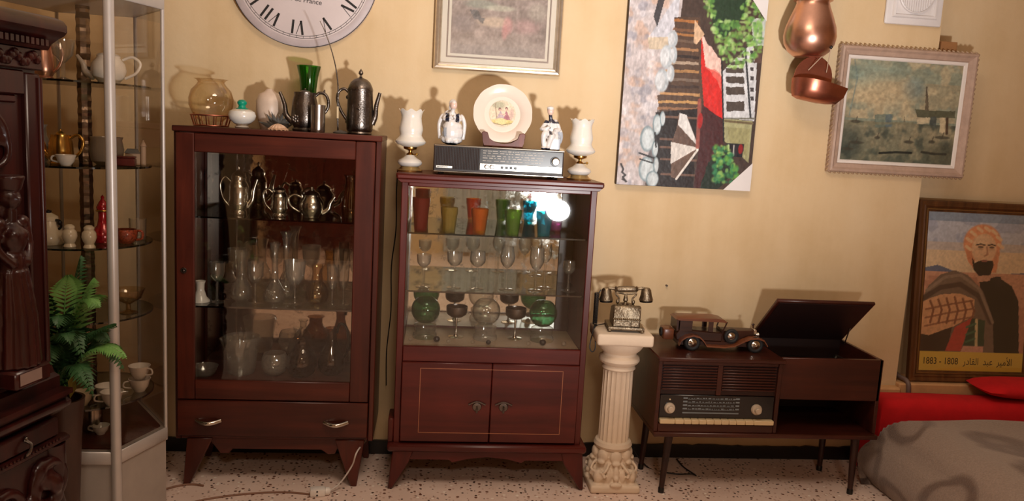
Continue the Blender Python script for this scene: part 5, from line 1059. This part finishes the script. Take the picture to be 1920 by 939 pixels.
for y in (225, 262, 305, 352, 405, 450): P.poly(Q((683, y - 10), (700, y - 10), (700, y + 10), (685, y + 10)), (56, 52, 54), .9, .01)
P.poly(Q((700, 190), (745, 195), (738, 275), (703, 275)), (90, 70, 64)); P.poly(Q((690, 60), (770, 60), (755, 190), (700, 190)), (190, 196, 190))
P.poly(Q((480, -90), (700, -90), (650, 60), (560, 160), (510, 90)), (40, 60, 42))
for k in range(520):
    rg = P.rng; x = rg.uniform(470, 745); y = rg.uniform(-60, 300)
    if (x - 470) > max(0, (y - 20)) * .35 and y < 330 - (x - 545) * .9 + 60 and not (520 < x < 640 and y < 70): u_, v_ = q(x, y); P.ell(u_, v_, rg.uniform(.007, .02), rg.uniform(.005, .014), [(120, 170, 76), (154, 196, 104), (84, 134, 66), (176, 208, 136), (110, 160, 80)][k % 5], .7, .8)
P.poly(Q((555, 550), (690, 560), (670, 770), (555, 660)), (160, 158, 118)); P.poly(Q((570, 590), (680, 600), (660, 740), (580, 660)), (150, 146, 104)); P.line(Q((560, 560), (690, 572)), .008, (110, 96, 70))
P.poly(Q((565, 670), (650, 675), (640, 740), (560, 735)), (34, 34, 40)); P.ell(*q(632, 700), .018, .026, (140, 30, 34), 1, .2); P.line(Q((575, 680), (572, 732)), .005, (200, 196, 190)); P.line(Q((600, 682), (597, 732)), .005, (180, 176, 170))
P.poly(Q((480, 760), (560, 680), (600, 740), (600, 820), (520, 900), (430, 900)), (30, 44, 34), 1, .03)
for k in range(200):
    rg = P.rng; x = rg.uniform(500, 640); y = rg.uniform(680, 870)
    if abs(x - 500 - (y - 680) * .35) < 70: u_, v_ = q(x, y); P.ell(u_, v_, rg.uniform(.008, .02), rg.uniform(.006, .014), [(96, 156, 66), (60, 140, 90), (150, 190, 100), (36, 104, 70)][k % 4], .7, .8)
P.line(Q((60, 775), (70, 800), (64, 815), (78, 830), (66, 840), (80, 862)), .007, (34, 26, 24), .9); P.line(Q((62, 850), (84, 862)), .005, (34, 26, 24), .9)
P.grain(.16, 80, 50)
P.mesh('painted_canvas', -CW / 2 + .001, CW / 2 - .001, -.0304, .001, CHh - .001, PAINTED, CV, .0008)
for pts in ([(CW / 2 + .001, -.001), (CW / 2 + .001, .115), (CW / 2 - .115, -.001)], [(-CW / 2 - .001, CHh + .001), (-CW / 2 - .001, CHh - .055), (-CW / 2 + .10, CHh + .001)], [(CW / 2 + .001, CHh + .001), (CW / 2 + .001, CHh - .105), (CW / 2 - .085, CHh + .001)]): obj('corner_guard', prism(NB(), pts, -.034, -.0318), WHITEP, CV)

# harbour painting
VN = thing('harbour_painting', 'harbour view with domes and boats in a grey-beige rope-edged frame', 'painting', (1.954, -.003, 1.277))
X0, X1, H = -.304, .303, .523
frame_bar(VN, 'frame', X0, X1, 0, H, .045, [(0, 0), (0, .020), (.006, .032), (.014, .034), (.022, .026), (.036, .022), (.040, .016), (.040, 0)], FRAMEG)
frame_bar(VN, 'slip', X0 + .040, X1 - .040, .040, H - .040, .014, [(0, 0), (0, .018), (.010, .016), (.014, .012), (.014, 0)], FRAMEW)
for (a, b) in (((X0, H), (X1, H)), ((X0, 0), (X1, 0)), ((X0, 0), (X0, H)), ((X1, 0), (X1, H))):
    bm = NB(); L_ = math.hypot(b[0] - a[0], b[1] - a[1]); kk = int(L_ / .020)
    for i in range(kk): f = (i + .5) / kk; ang = 0.6 if a[1] == b[1] else -1.0; x = a[0] + (b[0] - a[0]) * f; z = a[1] + (b[1] - a[1]) * f; ball(bm, (x, -.019, z), (.010, .006, .0042), 8, 6, rot=Matrix.Rotation(ang, 3, 'Y'))
    obj('rope_edge', bm, ROPE, VN)
def qv(X, Y):
    xl = 410 - (Y - 292) * .125; xr = 952 - (Y - 330) * .1515; u = (X - xl) / (xr - xl); v = 1 - (Y - (292 + 38 * u)) / (480 - 5 * u); return (u, v)
def QV(*p): return [qv(a, b) for a, b in p]
P = Paint(190, 168, (128, 134, 116))
n = P.noise(6, 5, 31); n2 = P.noise(12, 10, 32)
P.c = P.c * (1 - .0) ; sky = (P.v > .42).astype(float); P.put(sky, (150, 142, 116)); P.put(sky * (P.v > .80), (128, 140, 124), .6); P.put(sky * np.clip((n - .46) * 8, 0, 1), (178, 162, 130), .8); P.put(sky * np.clip((n2 - .52) * 6, 0, 1), (122, 132, 118), .6); P.ell(.22, .85, .2, .14, (118, 140, 130), .6, .8); P.ell(.58, .74, .1, .1, (104, 124, 124), .6, .8); P.ell(.33, .68, .22, .16, (190, 168, 132), .7, .8)
wat = (P.v <= .40).astype(float); P.put(wat, (124, 120, 98)); P.put(wat * np.clip((P.noise(20, 8, 33) - .45) * 5, 0, 1), (156, 142, 112), .6); P.put(wat * np.clip((P.noise(12, 9, 34) - .5) * 5, 0, 1), (66, 74, 66), .8); P.put(np.clip((.26 - P.v) * 6, 0, 1), (90, 96, 80), .35); P.ell(.06, .16, .12, .16, (58, 66, 60), .7, .8); P.ell(.95, .10, .2, .12, (74, 74, 60), .6, .8)
P.poly(QV((520, 560), (605, 555), (605, 615), (520, 620)), (104, 116, 104), .8, .02); P.poly(QV((570, 560), (600, 560), (600, 620), (570, 620)), (90, 104, 108), .8, .02)
P.poly(QV((715, 535), (905, 545), (905, 580), (720, 570)), (84, 84, 66), 1, .02); P.poly(QV((722, 572), (782, 572), (780, 606), (720, 602)), (188, 172, 140), .9, .02); P.poly(QV((830, 578), (860, 578), (858, 650), (826, 645)), (190, 172, 138), .9, .02); P.poly(QV((785, 570), (815, 570), (810, 620), (782, 610)), (70, 76, 72), .9, .02); P.line(QV((866, 580), (862, 650)), .012, (78, 62, 48))
P.poly(QV((760, 540), (764, 470), (770, 435), (776, 470), (778, 540)), (96, 86, 70), 1, .0); P.line(QV((768, 470), (770, 430)), .006, (80, 70, 60)); P.poly(QV((655, 600), (660, 560), (666, 600)), (104, 100, 84))
P.line(QV((400, 600), (700, 600)), .01, (120, 116, 92), .7)
for x, y, w in ((430, 590, 40), (530, 668, 22), (680, 690, 40), (790, 690, 26), (840, 670, 60), (430, 690, 60), (390, 720, 50)): u_, v_ = qv(x, y); P.ell(u_, v_, w / 900, .016, (64, 62, 52), .8, .4); P.line([(u_, v_), (u_ + .01, v_ + .05)], .004, (70, 62, 52), .8)
P.line(QV((540, 742), (620, 738), (690, 742)), .010, (38, 42, 38)); P.line(QV((740, 738), (800, 748), (855, 750)), .010, (52, 52, 44)); P.line(QV((430, 300), (440, 390), (400, 560)), .006, (110, 126, 122), .6); P.grain(.18, 40, 36)
P.mesh('painted_board', X0 + .052, X1 - .052, -.011, .052, H - .052, PAINTED, VN, .0006)
setp(obj('wood_block', box(NB(), 2.1, 2.172, .0, .129, 1.79, 1.843, .001), BROWNBLK), 'small brown block behind the top right of the harbour painting', 'block')

# portrait leaning in the alcove
PT = thing('framed_portrait', 'framed poster of a bearded man in a striped headcloth leaning in the alcove', 'picture', (2.147, .020, .366), 0, rot=(R(-5.6), 0, 0))
H = .81; WD = .60
frame_bar(PT, 'frame', 0, WD, 0, H, .05, [(0, 0), (0, .022), (.006, .028), (.020, .024), (.026, .026), (.034, .018), (.050, .014), (.050, 0)], WFRAME)
frame_bar(PT, 'gilt_edge', .036, WD - .036, .036, H - .036, .006, [(0, .015), (.001, .021), (.005, .021), (.006, .015)], plain('old_gilt', (132, 96, 54), .4, .4))
def qp(X, Y): return ((X - (50 - Y * .018)) / 545.0, 1 - (Y - 35) / 855.0)
def QP(*p): return [qp(a, b) for a, b in p]
P = Paint(150, 216, (150, 148, 158))
P.put((P.v > .0).astype(float), (146, 150, 168)); P.put((P.noise(6, 10, 41) > .5) * (P.v > .7), (176, 176, 186), .6); P.put((P.v > .94).astype(float), (90, 110, 134), .6); P.put(((P.v < .76) & (P.v > .60)).astype(float), (196, 170, 142)); P.put(((P.v < .81) & (P.v >= .76)).astype(float), (176, 160, 152), .8)
P.poly(QP((30, 340), (110, 320), (180, 345), (260, 365), (420, 365), (500, 352), (600, 345), (600, 400), (30, 400)), (84, 92, 116)); P.put((P.v < .625).astype(float), (176, 128, 106)); P.put(((P.v < .60) & (P.noise(8, 12, 42) > .5)).astype(float), (150, 100, 84), .6)
P.poly(QP((330, 400), (420, 370), (500, 420), (540, 500), (556, 780), (560, 800), (380, 800)), (24, 20, 22)); P.poly(QP((415, 370), (440, 372), (450, 420), (400, 430)), (34, 28, 30))
P.poly(QP((40, 500), (70, 430), (130, 370), (200, 345), (270, 370), (350, 450), (410, 600), (425, 800), (20, 800)), (100, 82, 72)); P.line(QP((40, 505), (130, 440), (230, 420), (330, 480), (400, 620)), .022, (66, 50, 46)); P.line(QP((60, 460), (150, 385), (230, 370), (330, 440), (410, 620)), .014, (124, 104, 92))
P.poly(QP((40, 520), (130, 480), (230, 470), (310, 500), (310, 590), (200, 650), (80, 700), (30, 690)), (188, 140, 106), 1, .01)
for k in range(6): x = 80 + k * 42; P.line(QP((x, 490 + abs(k - 3) * 8), (x + 20, 560), (x + 6, 630)), .010, (110, 66, 50), .9)
for y in (530, 575, 620): P.line(QP((60, y + 30), (180, y), (300, y - 25)), .008, (120, 74, 56), .8)
P.poly(QP((30, 690), (80, 700), (200, 650), (180, 780), (30, 790)), (44, 28, 28)); P.poly(QP((215, 650), (300, 600), (250, 780), (170, 780)), (160, 56, 50)); P.poly(QP((300, 600), (370, 610), (370, 750), (262, 750)), (34, 56, 44)); P.line(QP((325, 610), (330, 750)), .014, (176, 156, 120)); P.poly(QP((262, 752), (366, 752), (366, 785), (250, 785)), (176, 128, 112))
for y in (650, 690, 730): P.line(QP((275, y), (320, y - 20)), .010, (60, 92, 70), .9)
P.ell(*qp(335, 195), .180, .118, (196, 128, 92), 1, .1); P.poly(QP((240, 200), (262, 290), (300, 340), (300, 250)), (184, 116, 84)); P.poly(QP((400, 190), (428, 240), (415, 350), (380, 350)), (188, 124, 92))
for k in range(8): a = R(190 - k * 27); x = 335 + 84 * math.cos(a); y = 200 - 90 * math.sin(a); P.line(QP((x, y), (x + 22, y + 16)), .014, (226, 172, 136), .9)
P.ell(*qp(345, 225), .118, .095, (196, 156, 124), 1, .1); P.ell(*qp(330, 180), .08, .03, (206, 168, 136), .8, .5); P.poly(QP((282, 270), (300, 300), (345, 285), (395, 290), (400, 310), (385, 365), (330, 375), (296, 340)), (24, 18, 20), 1, .01); P.ell(*qp(350, 290), .03, .008, (140, 84, 74), .9)
P.ell(*qp(327, 216), .026, .007, (70, 48, 40), .9, .4); P.ell(*qp(385, 216), .023, .007, (70, 48, 40), .9, .4); P.ell(*qp(327, 226), .03, .008, (170, 128, 102), .6, .6); P.ell(*qp(385, 226), .03, .008, (170, 128, 102), .6, .6); P.line(QP((304, 206), (326, 200), (348, 205)), .006, (60, 42, 36)); P.line(QP((366, 205), (386, 200), (404, 206)), .006, (60, 42, 36)); P.line(QP((360, 215), (364, 255), (350, 262)), .008, (160, 112, 88)); P.poly(QP((315, 372), (380, 365), (385, 395), (320, 405)), (176, 130, 108)); P.grain(.10, 60, 80)
P.c = P.c * 1.22 + 6
P.put((P.v < .125).astype(float), (232, 194, 86))
P.mesh('poster', .048, WD - .048, -.012, .048, H - .048, PRINTED, PT)
text_mesh('banner_dates', '1883 - 1808', .043, INK, PT, (.066, -.0126, .079), align='LEFT', sx=.82)
text_mesh('banner_name', '\uFEAD\uFEA9\uFE8E\uFED8\uFEDF\uFE8D  \uFEAA\uFE92\uFECB  \uFEAE\uFEF4\uFEE3\uFEF7\uFE8D', .043, INK, PT, (.262, -.0126, .079), align='LEFT', sx=.82)
obj('cover_glass', box(NB(), .049, WD - .049, -.0155, -.0145, .049, H - .049), MATS['picture_glass'], PT)
bm = NB(); tube(bm, spline([(2.10, .095, .50), (2.105, .08, .42), (2.115, .03, .385), (2.125, -.025, .376), (2.128, -.042, .33), (2.128, -.042, .15), (2.128, -.042, .0)], 6), .010, 10); setp(obj('grey_pipe', bm, PIPE), 'thin grey pipe bending over the ledge at the wall corner', 'pipe')

# ------------------------------------------------------------------ copper, vent, nail
J = thing('copper_jug', 'polished copper jug hanging on the wall, cut by the top edge', 'jug', (1.468, -.115, 1.726))
pr = [(.050, 0), (.058, .004), (.080, .022), (.096, .050), (.101, .080), (.096, .115), (.082, .155), (.068, .190), (.062, .208), (.064, .214), (.074, .218), (.075, .226), (.066, .230), (.062, .26), (.068, .32), (.078, .34)]
obj('body', lathe(NB(), [(0, .004)] + pr + [(r - .002, z) for r, z in pr[::-1]] + [(0, .008)], 44), COPPER, J)
obj('handle', tube(NB(), spline([(.0, .072, .31), (.0, .100, .27), (.0, .104, .16), (.0, .096, .09)], 6), .007, 10), COPPER, J)
SC = thing('copper_scoop', 'copper scoop hanging on strings below the copper jug', 'scoop', (1.515, -.115, 1.63), 0, rot=(0, R(9), 0))
rim = [(-.095, .02), (-.094, -.02), (-.080, -.055), (-.050, -.078), (-.010, -.085), (.035, -.078), (.075, -.060), (.118, -.040), (.085, -.012), (.072, .02)]
def loft(rings, cap=True):
    bm = NB(); n = len(rings[0]); vs = [p for r_ in rings for p in r_]; fs = []
    for i in range(len(rings) - 1):
        for k in range(n): fs.append((i * n + k, i * n + (k + 1) % n, (i + 1) * n + (k + 1) % n, (i + 1) * n + k))
    if cap: fs += [tuple(range(n))[::-1], tuple(range((len(rings) - 1) * n, len(rings) * n))]
    addm(bm, vs, fs); return bm
o_ = [(x, y) for x, y in rim]
rings = [[(x * .5 - .01, y * .5, -.078) for x, y in o_], [(x * .78 - .005, y * .78, -.070) for x, y in o_], [(x * .93, y * .95, -.040) for x, y in o_], [(x, y, 0) for x, y in o_], [(x * .96, y * .94 + .001, -.002) for x, y in o_], [(x * .88, y * .9, -.038) for x, y in o_], [(x * .74 - .005, y * .74, -.064) for x, y in o_], [(x * .5 - .01, y * .5, -.070) for x, y in o_]]
obj('bowl', loft(rings), COPPERD, SC, 50)
bp = [(-.094, -.02)] + [(-.010 + .082 * math.cos(a) * (1.0 if a > 1.5 else .95), .015 + .088 * math.sin(a)) for a in [math.pi - math.pi * k / 16 for k in range(17)]] + [(.072, -.02)]
obj('back_plate', prism(NB(), bp, .012, .015, 'XZ'), COPPERD, SC)
bm = NB(); tube(bm, [(-.008, -.066, .132), (-.040, .010, .042)], .0018, 6); tube(bm, [(-.008, -.066, .132), (.036, .010, .050)], .0018, 6); obj('string', bm, STRING, SC); obj('knot', ball(NB(), (-.008, -.066, .133), .007, 8, 6), BLACK, SC)
VT = thing('vent_cover', 'white square ventilation cover at the top of the wall', 'vent', (1.955, -.002, 2.02))
obj('plate', box(NB(), -.124, .124, -.014, 0, -.124, .124, .008, 2), WHITEP, VT); frame_bar(VT, 'step', -.100, .100, -.100, .100, .02, [(0, .010), (.006, .022), (.014, .024), (.018, .016), (.018, .010)], WHITEP)
obj('round_grille', lathe(NB(), [(0, .014), (.078, .014), (.078, .024), (.074, .026), (.072, .020), (0, .020)], 40, axis='Y'), WHITEP, VT)
for k in range(13): x = -.06 + k * .01; h = math.sqrt(.07 ** 2 - x * x); obj('grille_slat', box(NB(), x - .002, x + .002, -.025, -.019, -h, h), WHITEP, VT)
setp(obj('wall_nail', tube(NB(), [(0, 0, 0), (0, -.014, .001)], .004, 8), POTM, loc=(1.005, 0, .762)), 'small dark nail in the bare wall above the model car', 'nail')

# ------------------------------------------------------------------ bed with blanket, red cover and cushion
BD = thing('low_bed', 'low bed pushed against the alcove ledge under the grey blanket', 'bed', (2.75, -.95, 0))
obj('mattress', box(NB(), -.82, .9, -.72, .66, .10, .27, .05, 3), SOFAF, BD); obj('bed_base', box(NB(), -.80, .88, -.70, .64, 0, .10, .01), W3D, BD)
def drape(name, x0, x1, y0, y1, zt, z0, rad, mat, label, cat, wob=.012, nx=70, ny=60, seed=1, bulge=.03):
    bm = NB(); vs = []; rg = np.random.default_rng(seed); ph = rg.uniform(0, 6, 12)
    def bump(x, y): return wob * (math.sin(5.1 * x + ph[0]) * math.sin(4.3 * y + ph[1]) + .6 * math.sin(11 * x + 7 * y + ph[2]) * .5 + .35 * math.sin(17 * y - 9 * x + ph[3]))
    def edge(t, a, b):
        # arc-length walk: up the side, over the rounded edge, across, down again
        hgt = zt - z0 - rad; arc = rad * math.pi / 2; flat = (b - a) - 2 * rad; L = 2 * hgt + 2 * arc + flat; s = t * L
        if s < hgt: f = s / hgt; return a - bulge * math.sin(math.pi * f * .9) + 0.0, z0 + s
        s -= hgt
        if s < arc: th = s / rad; return a + rad - rad * math.cos(th), zt - rad + rad * math.sin(th)
        s -= arc
        if s < flat: return a + rad + s, zt
        s -= flat
        if s < arc: th = s / rad; return b - rad + rad * math.sin(th), zt - rad + rad * math.cos(th)
        s -= arc; return b + bulge * math.sin(math.pi * s / hgt), zt - rad - s
    for j in range(ny + 1):
        y, zy = edge(j / ny, y0, y1)
        for i in range(nx + 1):
            x, zx = edge(i / nx, x0, x1); z = min(zx, zy); b = bump(x, y); vs.append((x, y, z + b if z > z0 + .03 else z))
    fs = [(j * (nx + 1) + i, j * (nx + 1) + i + 1, (j + 1) * (nx + 1) + i + 1, (j + 1) * (nx + 1) + i) for j in range(ny) for i in range(nx)]
    addm(bm, vs, fs); return setp(obj(name, bm, mat, None, 0), label, cat)
o = drape('grey_blanket', 1.87, 3.70, -1.72, -.268, .315, .004, .10, BLANKET, 'thick grey-brown floral blanket spread over the low bed', 'blanket', .010, 110, 100, 5, .05); o.data.shade_smooth()
o = drape('red_cover', 1.905, 3.70, -.215, -.062, .345, .004, .03, REDV, 'bright red velvet cover strip along the back of the bed', 'cover', .004, 60, 24, 9, .0); o.data.shade_smooth()
t = thing('red_cushion', 'red velvet cushion at the right edge above the red cover', 'cushion', (2.72, -.14, .352), R(-4))
bm = NB(); vs = []; nn = 20
for j in range(nn + 1):
    for i in range(nn + 1):
        u, v = i / nn * 2 - 1, j / nn * 2 - 1; h = .035 * ((1 - u ** 4) * (1 - v ** 4)) ** .5; vs.append((u * .34 * (1 - .04 * v * v), v * .10 * (1 - .04 * u * u), h))
V = addm(bm, [(x, y, .036 + z) for x, y, z in vs] + [(x, y, .036 - z) for x, y, z in vs], [(j * (nn + 1) + i, j * (nn + 1) + i + 1, (j + 1) * (nn + 1) + i + 1, (j + 1) * (nn + 1) + i) for j in range(nn) for i in range(nn)] + [((nn + 1) ** 2 + j * (nn + 1) + i, (nn + 1) ** 2 + (j + 1) * (nn + 1) + i, (nn + 1) ** 2 + (j + 1) * (nn + 1) + i + 1, (nn + 1) ** 2 + j * (nn + 1) + i + 1) for j in range(nn) for i in range(nn)])
bmesh.ops.remove_doubles(bm, verts=bm.verts, dist=.0005); obj('cushion_cover', bm, REDV, t, 60)

# ------------------------------------------------------------------ cords on the floor
def cord(name, pts, r, mat, label):
    return setp(obj(name, tube(NB(), spline(pts, 8), r, 8), mat), label, 'cable')
cord('white_floor_cable', [(-.20, -.02, .10), (-.235, -.36, .16), (-.255, -.362, .10), (-.30, -.365, .03), (-.345, -.395, .008)], .003, CORDW, 'thin white cord hanging before the right leg of the tall cabinet')
t = thing('plug_socket', 'white plug socket lying on the floor under the tall cabinet', 'socket', (-.372, -.40, 0), R(8)); obj('block', box(NB(), -.030, .026, -.018, .018, 0, .030, .006, 2), SOCK, t); obj('collar', lathe(NB(), [(0, 0), (.015, 0), (.015, .012), (.010, .018), (0, .018)], 18, (.026, 0, .015), axis='X'), SOCK, t)
bm = NB()
for y in (-.007, .007): lathe(bm, [(0, 0), (.0035, 0), (.003, .001), (0, .001)], 10, (-.004, -.018, .015 + y), axis='Y')
obj('hole', bm, BLACK, t)
cord('tan_floor_cable', [(-.402, -.40, .004), (-.48, -.385, .004), (-.58, -.39, .004), (-.70, -.42, .004), (-.80, -.47, .004), (-.86, -.56, .004)], .0035, CORDT, 'tan cord lying on the floor left of the plug socket')
cord('brown_floor_cable', [(-.80, -.335, .004), (-.85, -.325, .004), (-.90, -.345, .004), (-.95, -.40, .004), (-.96, -.47, .004)], .004, CORDT, 'short brown cord by the left leg of the tall cabinet')
cord('black_floor_cable', [(.86, -.02, .22), (.88, -.05, .10), (.95, -.12, .004), (1.04, -.185, .004), (1.12, -.19, .005), (1.135, -.20, .004), (1.11, -.12, .004), (1.10, -.05, .01)], .003, CORDB, 'black cord looping on the floor under the radio console')
cord('radio_wire', [(-.138, -.010, 1.19), (-.139, -.011, 1.15), (-.140, -.012, 1.10), (-.137, -.010, .95), (-.150, -.010, .80), (-.146, -.010, .62), (-.158, -.010, .45), (-.155, -.014, .30)], .0022, CORDB, 'thin black wire running down the wall between the two cabinets')
